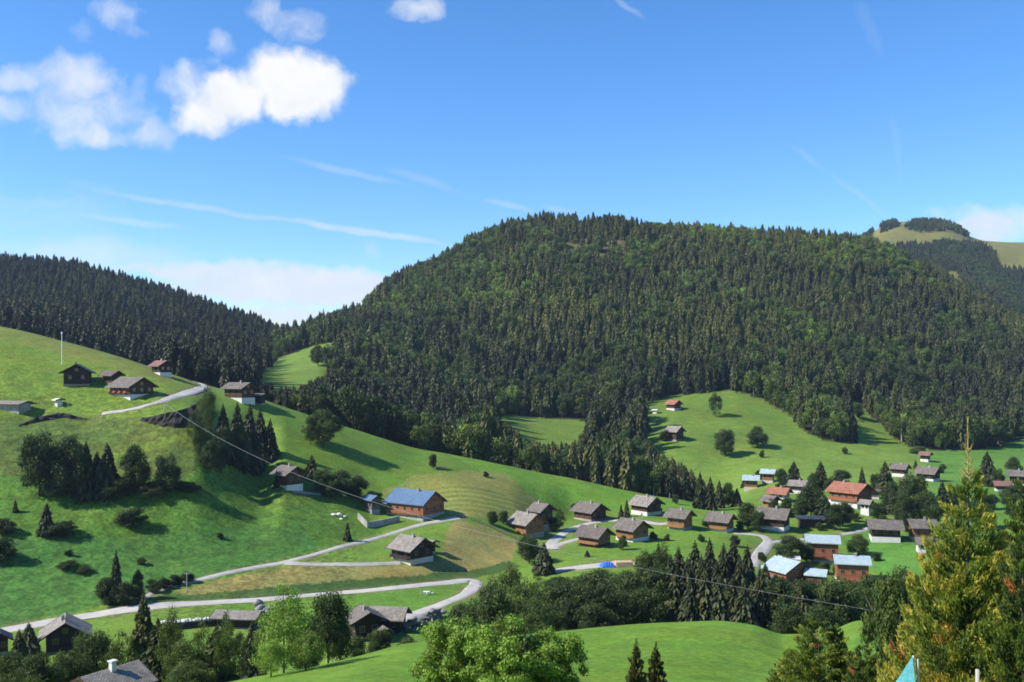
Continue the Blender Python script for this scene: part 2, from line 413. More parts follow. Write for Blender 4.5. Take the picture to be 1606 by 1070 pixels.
BALD = [(1355,385),(1385,345),(1490,345),(1530,374),(1606,378),(1700,378),(1700,420),(1600,408),(1570,400),(1540,385),(1480,378),(1420,388),(1395,390)]
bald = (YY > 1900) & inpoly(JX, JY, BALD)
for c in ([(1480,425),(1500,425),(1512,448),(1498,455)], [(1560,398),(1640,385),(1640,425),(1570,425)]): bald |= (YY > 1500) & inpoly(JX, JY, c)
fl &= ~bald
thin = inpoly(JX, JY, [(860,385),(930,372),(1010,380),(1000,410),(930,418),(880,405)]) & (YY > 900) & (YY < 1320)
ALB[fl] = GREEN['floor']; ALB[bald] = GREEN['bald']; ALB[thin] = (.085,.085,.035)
ALB[YY < 640] *= 1.12
n1 = fbm(XX/45, YY/45, 51, 3); n2 = fbm(XX/12, YY/12, 57, 3)
ALB *= (1 + 0.16*n1 + 0.14*n2)[...,None]
yel = np.clip(n1*0.9 + fbm(XX/90, YY/90, 61, 2)*0.6, 0, 1)[...,None]*0.45
ALB = ALB*(1-yel*0.5) + ALB*np.array([1.3,1.03,1.0])*yel*0.5
mow = (inpoly(JX, JY, [(655,775),(690,760),(760,765),(830,790),(800,808),(700,802)]) & (YY > 300) & (YY < 470)).astype(float)
lowm = np.clip(lowleft + ((PX < 560) & (YY > 235) & (YY < 345) & (PYG < 990)), 0, 1)

m, nt, out = nmat('valley_ground')
at_ = N(nt, 'ShaderNodeAttribute', attribute_name='albedo'); am = N(nt, 'ShaderNodeAttribute', attribute_name='mow'); ar = N(nt, 'ShaderNodeAttribute', attribute_name='tufts')
pos = N(nt, 'ShaderNodeNewGeometry').outputs['Position']
g1 = mapr(nt, noise(nt, pos, 1.1, 5, 0.7), 0.3, 0.7, 0.62, 1.34)
g2 = mapr(nt, noise(nt, pos, 0.16, 5, 0.65, 0.6), 0.3, 0.7, 0.80, 1.18)
tuft = mapr(nt, noise(nt, pos, 0.42, 4, 0.6, 1.0), 0.38, 0.64, 0.62, 1.22)
tu = N(nt, 'ShaderNodeMix'); nt.links.new(ar.outputs['Fac'], tu.inputs[0]); tu.inputs[2].default_value = 1.0; nt.links.new(tuft, tu.inputs[3])
wv = N(nt, 'ShaderNodeTexWave', wave_type='BANDS', bands_direction='Y'); wv.inputs['Scale'].default_value = 0.06; wv.inputs['Distortion'].default_value = 1.3; wv.inputs['Detail'].default_value = 2
wv.inputs['Detail Scale'].default_value = 0.6
mpw = N(nt, 'ShaderNodeMapping'); mpw.inputs['Rotation'].default_value = (0,0,R(-24)); nt.links.new(pos, mpw.inputs[0]); nt.links.new(mpw.outputs[0], wv.inputs[0])
row = mapr(nt, wv.outputs['Fac'], 0.1, 0.9, 0.84, 1.13)
rw = N(nt, 'ShaderNodeMix'); nt.links.new(am.outputs['Fac'], rw.inputs[0]); rw.inputs[2].default_value = 1.0; nt.links.new(row, rw.inputs[3])
k = math_(nt, 'MULTIPLY', math_(nt, 'MULTIPLY', g1, g2), math_(nt, 'MULTIPLY', tu.outputs[0], rw.outputs[0]))
cc = N(nt, 'ShaderNodeCombineColor')
for i in range(3): nt.links.new(k, cc.inputs[i])
hueN = mapr(nt, noise(nt, pos, 0.07, 4, 0.6), 0.35, 0.65, 0, 1)
base = mixc(nt, hueN, at_.outputs['Color'], mixc(nt, 1.0, at_.outputs['Color'], (1.22,0.98,0.95), 'MULTIPLY'))
colr = mixc(nt, 1.0, base, cc.outputs[0], 'MULTIPLY')
pb = N(nt, 'ShaderNodeBsdfPrincipled'); nt.links.new(colr, pb.inputs['Base Color'])
pb.inputs['Roughness'].default_value = 0.9; pb.inputs['Specular IOR Level'].default_value = 0.15
bn = N(nt, 'ShaderNodeBump'); bn.inputs['Strength'].default_value = 0.7; bn.inputs['Distance'].default_value = 0.35
nt.links.new(noise(nt, pos, 0.9, 5, 0.7), bn.inputs['Height']); nt.links.new(bn.outputs[0], pb.inputs['Normal'])
nt.links.new(pb.outputs[0], out.inputs[0])
nr, nc = Z.shape
V = np.stack([XX, YY, Z], -1).reshape(-1, 3)
ii = np.arange(nr*nc).reshape(nr, nc)
FQ = np.stack([ii[:-1,:-1], ii[:-1,1:], ii[1:,1:], ii[1:,:-1]], -1).reshape(-1, 4)
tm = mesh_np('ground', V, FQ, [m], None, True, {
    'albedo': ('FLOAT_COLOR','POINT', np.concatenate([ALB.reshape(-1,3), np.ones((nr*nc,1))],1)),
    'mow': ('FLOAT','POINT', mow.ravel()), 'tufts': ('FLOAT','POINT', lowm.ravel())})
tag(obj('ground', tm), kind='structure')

# ------------------------------------------------------------------ roads
ROADPTS = []
def ribbon(name, pix, w, mat, label_kind='structure', off=0.16, pts3=None):
    P = [hit(*p) for p in pix] if pts3 is None else pts3
    P2 = [(p.x, p.y) for p in P]
    # resample with Catmull-Rom
    Q = []
    n = len(P2)
    for i in range(n-1):
        p0, p1, p2, p3 = (np.array(P2[max(i-1,0)]), np.array(P2[i]), np.array(P2[i+1]), np.array(P2[min(i+2,n-1)]))
        st = max(2, int(np.linalg.norm(p2-p1)/1.5))
        for k in range(st):
            t = k/st
            Q.append(0.5*((2*p1)+(-p0+p2)*t+(2*p0-5*p1+4*p2-p3)*t*t+(-p0+3*p1-3*p2+p3)*t**3))
    Q.append(np.array(P2[-1])); Q = np.array(Q)
    T = np.gradient(Q, axis=0); T /= np.linalg.norm(T, axis=1)[:,None]+1e-9
    Nn = np.stack([-T[:,1], T[:,0]], 1)
    s = np.linspace(0, 1, len(Q))
    W = np.interp(s, np.linspace(0,1,len(w)), w) if isinstance(w, (list,tuple)) else np.full(len(Q), w)
    W = W*(1 + 0.16*np.array([vnoise(np.array([i*0.21]), np.array([3.3]), 5)[0] for i in range(len(Q))]))
    K = 7
    u = np.linspace(-0.5, 0.5, K)
    G = Q[:,None,:] + Nn[:,None,:]*W[:,None,None]*u[None,:,None]
    zz = zxy(G[...,0], G[...,1])
    zc = zz.mean(1, keepdims=True)
    zz = np.maximum(zz, 0.5*zz+0.5*zc) + off
    zz[:,0] -= off+0.25; zz[:,-1] -= off+0.25
    V = np.concatenate([G, zz[...,None]], -1).reshape(-1,3)
    ii = np.arange(len(V)).reshape(len(Q), K)
    FQ = np.stack([ii[:-1,:-1], ii[:-1,1:], ii[1:,1:], ii[1:,:-1]], -1).reshape(-1,4)[:, ::-1]
    for q_, w_ in zip(Q, W): ROADPTS.append((q_[0], q_[1], w_))
    o = obj(name, mesh_np(name, V, FQ, [mat], None, True))
    tag(o, kind='structure')
    return o
ribbon('road', [(-90,1010),(-40,999),(0,990),(60,979),(130,967),(200,956),(235,951),(300,947),(370,943),(440,938),(520,931),(600,924),(680,916),(726,911),(742,911),(746,916),(738,926),(722,936),(695,947),(665,958),(640,967),(618,977)], [6.5,6.5,7.5,5.2,4.6,4.6,4.8,5.0,4.6,4.6], M['road'])
ribbon('gravel_track', [(222,940),(260,923),(330,905),(400,890),(450,881),(500,868),(560,852),(620,835),(660,823),(690,817),(718,812)], [2.6,2.4,2.6,3.4], M['track'])
ribbon('gravel_path', [(448,883),(490,885),(540,885),(600,884),(628,883)], 2.8, M['track'])
ribbon('village_road', [(866,862),(866,852),(878,840),(898,829),(925,821),(955,817),(985,816),(1010,818),(1035,822),(1050,821)], [6.5,5,4,4,4,4.5], M['road'])
ribbon('village_lane', [(868,858),(884,852),(902,847),(914,845)], 4.0, M['road'])
ribbon('lower_lane', [(862,897),(885,893),(910,890),(940,887),(975,883),(992,882)], [5,7,8,7,6], M['road'])
ribbon('right_lane', [(1176,888),(1186,874),(1197,860),(1204,849),(1196,841),(1175,838),(1150,837)], [5,4.6,4.4,4,3.2], M['road'])
ribbon('right_path', [(1204,852),(1225,849),(1250,846),(1275,846)], 3, M['track'])
ribbon('field_path', [(1318,838),(1335,836),(1352,832),(1366,827)], 3, M['track'])
ribbon('upper_lane', [(1384,800),(1398,799),(1411,804),(1412,811),(1402,817)], 4, M['road'])
ribbon('forecourt', [(1288,781),(1300,785),(1312,789),(1330,797)], [5,6,5], M['track'])
ribbon('upper_road', [(160,649),(190,645),(215,640),(240,633),(262,626),(285,619),(308,612),(322,606),(312,601),(298,597)], [2.4,2.8,4,5,5,4.5,4,4], M['road'])
ribbon('house_path', [(458,770),(472,772),(488,774),(502,775)], 1.8, M['track'])

# worn verges: trodden soil and dry grass along the lanes
from mathutils.kdtree import KDTree
kd = KDTree(len(ROADPTS))
for i, p in enumerate(ROADPTS): kd.insert((p[0], p[1], 0), i)
kd.balance()
vs_ = np.argwhere((YY > 205) & (YY < 470) & (PX > -120) & (PX < 1640))
nv_ = fbm(XX/3.5, YY/3.5, 97, 3)
for j, i in vs_:
    _, k_, d_ = kd.find((XX[j,i], YY[j,i], 0))
    e_ = d_ - ROADPTS[k_][2]*.5
    if e_ < 2.6:
        f_ = min(1.0, max(0.0, (2.6-e_)/2.6))*min(1, max(0, .45+.9*nv_[j,i]))
        ALB[j,i] = ALB[j,i]*(1-f_) + np.array((.17,.15,.075))*f_
tm.attributes['albedo'].data.foreach_set('color', np.concatenate([ALB.reshape(-1,3), np.ones((nr*nc,1))],1).astype(np.float32).ravel())

# ------------------------------------------------------------------ houses
def box_part(name, mat, parent, *b):
    q = MB(); q.box(*b); return q.build(name, mat, parent)

def window(parent, face, u, z, w, h, L, W, fm):
    """face '-y','+x','-x'; u = position along the face"""
    d = 0.09
    fr = MB(); gl = MB()
    t = 0.13
    def put(mb, a0, a1, z0, z1, o0, o1):
        if face == '-y': mb.box(a0, a1, -W/2-o1, -W/2-o0, z0, z1)
        elif face == '+x': mb.box(L/2+o0, L/2+o1, a0, a1, z0, z1)
        else: mb.box(-L/2-o1, -L/2-o0, a0, a1, z0, z1)
    put(fr, u-w/2-t, u-w/2, z-h/2-t, z+h/2+t, 0, d); put(fr, u+w/2, u+w/2+t, z-h/2-t, z+h/2+t, 0, d)
    put(fr, u-w/2, u+w/2, z-h/2-t, z-h/2, 0, d); put(fr, u-w/2, u+w/2, z+h/2, z+h/2+t, 0, d)
    put(fr, u-0.03, u+0.03, z-h/2, z+h/2, 0.03, d-0.02)
    f = fr.build('window', fm, parent)
    put(gl, u-w/2, u-0.03, z-h/2, z+h/2, -0.05, 0.02); put(gl, u+0.03, u+w/2, z-h/2, z+h/2, -0.05, 0.02)
    gl.build('pane', M['glass'], f)

FOOT = []        # house footprints, kept clear of scattered trees
def house(name, label, cat, cx, base, wpx, hpx, th, ratio=0.75, wall='w_brown', stone='s_white', roof='r_grey', pitch=0.6, bf=0.42,
          Y=None, chim=1, balc='', over=1.45, win=True, group=None, flowers=False, fm='frame', top=None, noshift=False, minh=2.2):
    bf *= .8; wpx *= 1.1 if not noshift else 1.0; ratio = min(ratio*1.15, 1.1)
    if 0.37 < pitch < 0.5: pitch *= 1.42
    if -42 <= th <= -18: th = max(th*1.4, -50)
    t = R(th); c, s = abs(math.cos(t)), abs(math.sin(t))
    p = hit(cx, base) if Y is None else Vector(((cx-CX)/F*Y, Y, (CY-base)/F*Y))
    wm = wpx*p.y/F
    ov = over*(1.0 if wm > 9 else 0.7)
    L = max((wm - 2*ov*(c+s)*0.85)/(c + ratio*s), 2.0); W = ratio*L
    dep = (L*s + W*c)/2
    D = max(0.0, -p.z)/p.y
    ridge = 0.96*hpx*p.y/F - dep*D
    rise = (W/2)*pitch
    H = max(ridge - rise, minh)
    ctr = p + Vector((0, 0 if noshift else dep*0.8, 0))
    z0 = p.z
    if not noshift and Y is None:
        cs_ = [(L/2*math.cos(t)*a - W/2*math.sin(t)*b, L/2*math.sin(t)*a + W/2*math.cos(t)*b) for a in (-1,1) for b in (-1,1)]
        z0 = 0.55*p.z + 0.45*min(p.z, min(float(zxy(ctr.x+a, ctr.y+b)) for a, b in cs_))
    e = empty(name, (ctr.x, ctr.y, z0), t)
    tag(e, label, cat, group)
    FOOT.append((ctr.x, ctr.y, max(L, W)*0.62 + 1.0))
    hb = H*bf
    if hb > 0.05:
        box_part('foundation' if stone != 's_white' else 'ground_floor', M[stone], e, -L/2-.06, L/2+.06, -W/2-.06, W/2+.06, -5, hb)
    zr = H + rise
    g = 0.10
    q = MB(); q.extr_x([(-W/2, hb+0.003), (W/2, hb+0.003), (W/2, H-g), (0, zr-g), (-W/2, H-g)], -L/2, L/2)
    q.build('wall', M[wall], e)
    oy = ov; th_ = 0.26
    ze = H - oy*pitch
    q = MB(); q.extr_x([(-(W/2+oy), ze), (0, zr), (W/2+oy, ze), (W/2+oy, ze+th_), (0, zr+th_+.02), (-(W/2+oy), ze+th_)], -L/2-ov, L/2+ov)
    rf = q.build('roof', M[roof], e)
    # barge boards close the gable ends of the roof
    ye = W/2+oy+.03
    for sx in (-1, 1):
        x0 = sx*(L/2+ov); x1 = x0 + sx*0.06
        q = MB(); q.extr_x([(-ye, ze-.06), (0, zr-.06), (ye, ze-.06), (ye, ze+th_+.06), (0, zr+th_+.06), (-ye, ze+th_+.06)], min(x0,x1), max(x0,x1))
        q.build('barge_board', M['w_dark'] if wall in ('w_dark','w_brown','w_red') else M['w_brown'], rf)
    if chim:
        x = L*(0.12 if chim == 1 else -0.2); y = -W*0.06; cw = 0.38
        ch = MB(); ch.box(x-cw, x+cw, y-cw*.8, y+cw*.8, zr-1.0, zr+.85); ch.box(x-cw-.1, x+cw+.1, y-cw*.8-.1, y+cw*.8+.1, zr+.852, zr+.98)
        ch.box(x-.2, x+.2, y-.18, y+.18, zr+.982, zr+1.2)
        ch.build('chimney', M['s_stone'], rf)
    if win:
        ww = 0.95; whh = min(1.15, H*0.25)
        n = max(2, int(L/3.0))
        zup = hb + (H-hb)*0.52
        for k in range(n):
            u = -L/2 + L*(k+0.5)/n
            window(e, '-y', u, zup, ww, whh, L, W, M[fm])
            if bf > 0.3 and k % 2 == 0 and hb > 2.0: window(e, '-y', u, hb*0.55, ww, min(whh, hb*.4), L, W, M['wframe'])
        nW = max(2, int(W/3.2))
        for face in (('+x',) if th <= 20 else ('-x',)):
            for k in range(nW):
                u = -W/2 + W*(k+0.5)/nW
                window(e, face, u, zup, ww, whh, L, W, M[fm])
            if rise > 1.6: window(e, face, 0, H+rise*0.25, 0.9, 0.9, L, W, M[fm])
    def rail(x0, x1, y0, y1, z, side):
        b = MB(); b.box(x0, x1, y0, y1, z-.18, z)
        bo = b.build('balcony', M[wall], e)
        r = MB()
        if side == 'y':
            r.box(x0, x1, y0-.06, y0, z+.05, z+.75); r.box(x0-.05, x1+.05, y0-.09, y0+.03, z+.82, z+.92)
            for k in range(int((x1-x0)/1.6)+2):
                xx = x0 + (x1-x0)*k/(int((x1-x0)/1.6)+1); r.box(xx-.05, xx+.05, y0-.1, y0-.061, z-.2, z+.82)
        else:
            r.box(x1, x1+.06, y0, y1, z+.05, z+.75); r.box(x1-.03, x1+.09, y0-.05, y1+.05, z+.82, z+.92)
            for k in range(int((y1-y0)/1.6)+2):
                yy = y0 + (y1-y0)*k/(int((y1-y0)/1.6)+1); r.box(x1+.061, x1+.1, yy-.05, yy+.05, z-.2, z+.82)
        r.build('railing', M[wall], bo)
        return bo
    if 'f' in balc:
        bo = rail(-L/2*.92, L/2*.92, -W/2-1.0, -W/2-.062, hb+.12, 'y')
        if flowers:
            for k in range(4):
                x = -L/2*.8 + L*.8*k/3
                fb = MB()
                for a in range(14): 
                    xx = x-.7+1.4*random.random(); zz = hb+.75+random.random()*.45; yy = -W/2-1.15-random.random()*.25; r_ = .12+.12*random.random()
                    fb.box(xx-r_, xx+r_, yy-r_, yy+r_, zz-r_, zz+r_)
                fb.build('flower_box', M['flower'], bo)
    if 'g' in balc:
        rail(L/2+.062, L/2+1.0, -W/2*.9, W/2*.9, hb+.12, 'x')
    e['dims'] = (L, W, H)
    return e

# upper left hamlet
house('chalet','black timber chalet beside the tall white mast on the upper pasture','house',114,606,54,36,-72,.95,'w_dark','s_stone','r_slate',.40,.22,balc='g',over=1.6)
house('barn','low brown barn tucked between the black chalet and the flowered chalet','barn',171,603,36,22,-20,.6,'w_brown','s_stone','r_brown',.40,.2,chim=0,win=False)
house('chalet','chalet with red flower boxes along its balcony above the upper road','house',196,625,76,36,-26,.62,'w_brown','s_white','r_grey',.42,.45,balc='f',flowers=True,chim=0)
house('chalet','small chalet with rust brown roof at the forest foot above the road bend','house',249,588,39,25,-28,.7,'w_dark','s_white','r_rust',.42,.4)
house('chalet','long chalet with grey shingle roof beyond the road bend, before the forest','house',371,629,54,33,-22,.62,'w_brown','s_white','r_grey',.5,.4)
house('shed','small dark open shed beside the long chalet before the forest','shed',405,633,22,17,-14,.7,'w_dark','s_stone','r_grey',.3,.1,chim=0,win=False)
house('shed','low stone shed with pale roof at the left edge of the upper pasture','shed',14,646,56,19,-16,.5,'s_stone','s_stone','r_light',.25,.5,chim=0,win=False)
house('hut','tiny white hut alone on the grass above the shade-dark earth bank','hut',90,638,16,13,-30,.8,'s_white','s_white','r_white',.3,.5,chim=0,win=False,minh=1.6)
# middle slope
house('chalet','brown chalet on the slope beneath the dark grove, path at its door','house',449,767,54,41,-30,.8,'w_red','s_white','r_grey',.42,.4,balc='f')
house('farmhouse','big farmhouse with blue sheet roof above the bend of the gravel track','house',648,816,92,52,-24,.62,'w_brick','s_stone','r_blue',.62,.42,balc='f',over=.9)
house('shed','blue roofed lean-to shed against the big blue farmhouse','shed',611,803,22,17,-24,.8,'w_grey','s_stone','r_blue',.35,.2,chim=0,win=False)
house('hut','small hut with blue roof above the walled terrace','hut',583,806,31,31,-45,.8,'w_grey','s_stone','r_blue',.4,.35,chim=0)
house('chalet','lone chalet with white ground floor in the tan field between two tracks','house',644,885,76,48,-43,.9,'w_dark','s_cream','r_light',.42,.42,balc='f')
house('shed','pale roofed shed behind the lone chalet in the tan field','shed',676,868,20,22,-43,.7,'w_dark','s_stone','r_light',.35,.2,chim=0,win=False)
# bottom left
house('barn','big black barn with its gable to the viewer below the hairpin road','barn',570,1006,70,56,-66,1.0,'w_dark','s_stone','r_grey',.52,.15,over=1.5,balc='g')
house('barn','long dark barn with silvered roof joined behind the black gabled barn','barn',607,994,62,46,-9,.62,'w_dark','s_stone','r_light',.42,.15,chim=0,over=1.2)
house('shed','small dark porch shed between the two black barns and the boulder wall','shed',603,1008,34,26,-62,.8,'w_dark','s_stone','r_grey',.45,.1,chim=0,win=False)
house('chalet','black chalet with gable balcony below the wide road junction','house',90,1024,88,60,-66,.95,'w_dark','s_stone','r_light',.45,.25,balc='g',over=1.7)
house('chalet','dark chalet cut by the left edge below the road','house',-6,1030,42,42,-60,.9,'w_dark','s_stone','r_slate',.45,.3,chim=0)
house('house','pale gabled house with grey roof and white chimney in the bottom left corner','house',172,1150,132,120,58,.8,'s_white','s_white','r_light',.5,.5,Y=112,chim=0,fm='wframe',noshift=True)
house('barn','long low barn with silvered roof under the trees beside the boulder row','barn',370,986,72,30,-8,.42,'w_dark','s_stone','r_light',.35,.15,chim=0,win=False)
# village middle
house('chalet','stone roofed chalet with bright orange porch, front of the pair by the tan field','house',827,842,62,42,-42,.85,'w_orange','s_stone','r_light',.46,.35,balc='f',over=1.5)
house('chalet','tall chalet behind the orange porch chalet at the road fork','house',850,834,44,48,-36,.9,'w_brown','s_stone','r_grey',.46,.4,chim=2)
house('chalet','dark red chalet alone on the grass above the village road','house',927,818,58,32,-46,.85,'w_red','s_stone','r_grey',.40,.25,balc='g')
house('chalet','chalet with plain brown roof below the village road bend','house',934,859,60,36,-30,.75,'w_orange','w_brown','r_brown',.44,.35,balc='f')
house('chalet','topmost chalet of the row, white base, against the bright green spur','house',1016,809,54,33,-36,.85,'w_brown','s_white','r_light',.42,.45,balc='g')
house('chalet','honey coloured chalet at the end of the lane beside the round bush','house',994,850,60,38,-38,.85,'w_orange','s_white','r_grey',.42,.35,balc='f')
house('chalet','honey coloured chalet with grey base on the lawn above the spruce wood','house',1069,832,49,35,-28,.8,'w_orange','s_stone','r_grey',.42,.25,balc='f')
house('chalet','easternmost honey chalet on the lawn, car lane at its gable','house',1134,835,50,32,-26,.75,'w_orange','s_white','r_grey',.42,.3,balc='f')
house('chalet','large chalet with dark gable and white base above the lane junction','house',1219,834,60,40,-22,.72,'w_brown','s_white','r_grey',.45,.42)
house('shed','long low shed with blue grey roof beside the large dark gabled chalet','shed',1272,829,40,21,-6,.5,'w_brown','w_brown','r_slate',.2,.2,chim=0,win=False)
# right hand village
house('house','orange walled house with pale blue roof, upper of the pair by the green field','house',1296,882,58,46,-14,.8,'w_brick','s_white','r_pale',.36,.18,over=1.0,balc='f',chim=0)
house('house','orange walled house with pale blue roof, lower of the pair with wide eaves','house',1343,916,60,48,-14,.8,'w_brick','s_white','r_pale',.36,.2,over=1.0,balc='f')
house('house','pale blue roofed house with gable over orange timber, behind the valley wood','house',1243,928,74,56,-62,.95,'w_brick','s_white','r_pale',.5,.3,over=1.0,balc='g',chim=0)
house('house','pale blue roofed wing beside the orange gabled house','house',1285,932,40,42,-18,.8,'w_brown','s_white','r_pale',.5,.35,over=.8,chim=0)
house('garage','small garage with whitish flat roof behind the orange gabled house','garage',1240,890,34,20,-10,.8,'s_white','s_white','r_white',.2,.4,chim=0,win=False)
house('shed','grey roofed open shed left of the orange gabled house','shed',1209,930,40,30,-62,.8,'w_grey','s_white','r_grey',.4,.3,chim=0,win=False)
house('house','big house with terracotta roof and white ground floor in the village','house',1343,797,70,43,-36,.78,'w_brick','s_white','r_red',.5,.5,balc='f',chim=2)
house('garage','small brown garage beside the big terracotta roofed house','garage',1373,783,20,16,-14,.7,'w_grey','s_white','r_brown',.3,.3,chim=0,win=False)
house('house','low house with terracotta roof between two village spruces','house',1226,789,40,26,-28,.7,'s_cream','s_white','r_red',.42,.4)
house('house','house with pinkish brown roof behind the low terracotta house','house',1255,774,34,22,-22,.7,'w_grey','s_white','r_light',.42,.4)
house('chalet','little chalet with orange gable in front of the low terracotta house','house',1211,799,32,23,-58,.9,'w_orange','s_white','r_grey',.42,.2,chim=0)
house('cabin','left one of two blue roofed cabins below the far meadow','cabin',1180,767,29,25,-16,.75,'w_orange','s_cream','r_pale',.4,.35,chim=1)
house('cabin','right one of two blue roofed cabins below the far meadow','cabin',1207,758,27,24,-18,.75,'w_orange','s_cream','r_pale',.4,.35,chim=1)
house('farmhouse','wide white farmhouse with broad grey roof at the top of the green field','house',1394,851,56,38,-14,.7,'w_brown','s_white','r_grey',.52,.45,chim=0)
house('chalet','orange chalet with grey roof next to the golden conifer, two storeys','house',1451,849,43,36,-8,.7,'w_orange','s_white','r_grey',.45,.3,balc='f')
house('house','small pale house with grey roof below the orange chalet by the golden conifer','house',1457,868,36,26,-14,.7,'s_cream','s_white','r_grey',.42,.4,chim=0)
house('house','narrow white house half hidden by trees above the broad grey roof','house',1361,809,24,26,-30,.8,'s_white','s_white','r_light',.45,.5,chim=0)
house('chalet','chalet with white base at the meadow foot left of the twin village roofs','house',1416,748,32,22,-30,.8,'w_brown','s_white','r_grey',.42,.45)
house('chalet','dark chalet with a white yard below the forest corner','house',1462,755,42,24,-34,.8,'w_dark','s_white','r_grey',.42,.35)
house('chalet','highest village chalet with tan roof right under the forest corner','house',1454,725,22,17,-30,.8,'w_dark','s_white','r_rust',.42,.45,chim=0)
house('shed','grey roofed shed below the white based chalet at the meadow foot','shed',1423,766,25,16,-24,.7,'w_brown','s_white','r_brown',.35,.3,chim=0,win=False)
house('chalet','brown chalet at the right edge behind the golden conifer','house',1601,766,34,30,-22,.8,'w_brown','s_white','r_grey',.42,.4)
house('house','low house with red brown roof right of the golden conifer','house',1575,771,28,17,-14,.7,'w_red','s_white','r_rust',.4,.4,chim=0)
# far meadow
house('cabin','red roofed cabin high on the far meadow under the forest','cabin',1058,644,27,17,-40,.85,'w_red','s_white','r_red',.42,.4,chim=0,minh=2)
house('shed','tiny white shed below the red roofed cabin on the far meadow','shed',1028,649,11,7,-20,.7,'s_white','s_white','r_white',.3,.4,chim=0,win=False,minh=1.6)
house('barn','old brown barn alone in the middle of the far meadow','barn',1060,692,33,25,-44,.9,'w_brown','s_stone','r_light',.46,.2,chim=0)

# chimney stack of the corner house: white, capped
corner = [o for o in COL.objects if o.get('label','').startswith('pale gabled house')][0]
L_, W_, H_ = corner['dims']
q = MB(); zr = H_ + W_/2*.62
q.box(L_*.02-.3, L_*.02+.3, -.7, -.1, zr-1.5, zr+.8); q.box(L_*.02-.42, L_*.02+.42, -.82, .02, zr+.803, zr+.95)
q.build('chimney', M['s_white'], [c for c in corner.children if c.name.startswith('roof')][0])
for o in COL.objects:
    if 'dims' in o.keys(): del o['dims']

# ------------------------------------------------------------------ walls, banks, boulders, poles, cable
def wallstrip(name, pix, h, mat, label, cat, thick=0.5, rough=0.0, Yoff=0, step=1.0, smooth=False):
    P = [hit(*p) for p in pix]
    Q = []
    for a, b in zip(P[:-1], P[1:]):
        n = max(2, int((b-a).length/step))
        Q += [a.lerp(b, k/n) for k in range(n)]
    Q.append(P[-1])
    V, Fc = [], []
    rows = 5 if rough else 2
    n = len(Q)
    for i, p in enumerate(Q):
        d = (Q[min(i+1,n-1)]-Q[max(i-1,0)]); d.z = 0; d.normalize()
        nrm = Vector((d.y, -d.x, 0))
        if nrm.y > 0: nrm = -nrm
        hh = h if not isinstance(h, (list,tuple)) else float(np.interp(i/(n-1), np.linspace(0,1,len(h)), h))
        z0 = float(zxy(p.x, p.y))
        for r in range(rows):
            u = r/(rows-1)
            off = nrm*(thick*0.5 + (random.uniform(-rough, rough) if rough else 0) + (0.35*hh*(1-u) if rough else 0))
            V.append(p + off + Vector((0,0,0)) if False else Vector((p.x+off.x, p.y+off.y, z0 - 0.6 + (hh+0.6)*u + (random.uniform(-rough,rough)*.5 if rough and r else 0))))
        V.append(Vector((p.x-nrm.x*thick*.5, p.y-nrm.y*thick*.5, z0+hh))); V.append(Vector((p.x-nrm.x*thick*.5, p.y-nrm.y*thick*.5, z0-.6)))
    k = rows+2
    for i in range(n-1):
        for r in range(k):
            r2 = (r+1) % k
            Fc.append((i*k+r, (i+1)*k+r, (i+1)*k+r2, i*k+r2))
    Fc.append(list(range(k))); Fc.append([(n-1)*k+r for r in range(k)][::-1])
    o = obj(name, mesh_np(name, V, Fc, [mat], None, smooth))
    tag(o, label, cat)
    return o
wallstrip('terrace_wall', [(562,814),(576,828),(600,824),(626,818)], 2.0, M['s_stone'], 'pale stone retaining wall around the grass terrace beside the blue roofed farmhouse', 'wall', .5)
wallstrip('earth_bank', [(28,668),(60,660),(95,655),(135,657)], [0.1,1.2,2.0,1.3,.1], M['shade_rock'], 'earth bank painted dark for shade, under the upper pasture near the tiny white hut', 'bank', .7, .5, smooth=False)
wallstrip('earth_bank', [(222,658),(245,663),(275,667),(300,664),(318,655)], [0.3,2.6,4.6,6.0,5.0,0.3], M['shade_rock'], 'large earth bank painted dark for shade, cut below the upper road bend', 'bank', .8, .6, smooth=False)

def rock_mesh(name, seed, mat, flat=0.7):
    rg = np.random.default_rng(seed)
    import bmesh
    bm = bmesh.new(); bmesh.ops.create_icosphere(bm, subdivisions=2, radius=1)
    dirs = [Vector(rg.normal(size=3)).normalized() for _ in range(9)]
    for v in bm.verts:
        k = 1.0
        for d in dirs:
            t = v.co.normalized().dot(d)
            if t > 0.55: k = min(k, 0.62/t + 0.08*rg.random())
        v.co = v.co*k; v.co.z *= flat
    me = bpy.data.meshes.new(name); bm.to_mesh(me); bm.free(); me.materials.append(mat)
    return me
RK = [rock_mesh('boulder', s, M['rock']) for s in range(4)]
WR = [rock_mesh('boulder', s+9, M['s_white']) for s in range(3)]
for i in range(16):
    t = i/15
    p = hit(253+ (338-253)*t, 981 - 7*t)
    o = obj('boulder', WR[i % 3]); o.location = p + Vector((0,0,.45)); o.scale = (.75+.25*random.random(), .8, .95+.2*random.random()); o.rotation_euler = (0,0,random.random()*6)
    tag(o, 'pale boulder in the row that edges the grass above the long low barn', 'boulder', 'boulders in a row beside the long low barn')
wallstrip('retaining_wall', [(256,990),(300,985),(340,981)], 1.5, M['shade_rock'], 'dark dry stone wall under the row of pale boulders', 'wall', .6, .15)
for i in range(20):
    px = 400 + 44*random.random(); py = 944 + 20*random.random()
    p = hit(px, py+3)
    o = obj('boulder', RK[i % 4]); k = .7+.8*random.random(); o.location = p + Vector((0,0,.3*k)); o.scale = (k*1.2, k, k); o.rotation_euler = (random.random()*.5, random.random()*.5, random.random()*6)
    tag(o, 'grey boulder in the heap under the road, behind the pale feathery tree', 'boulder', 'boulders heaped under the road')
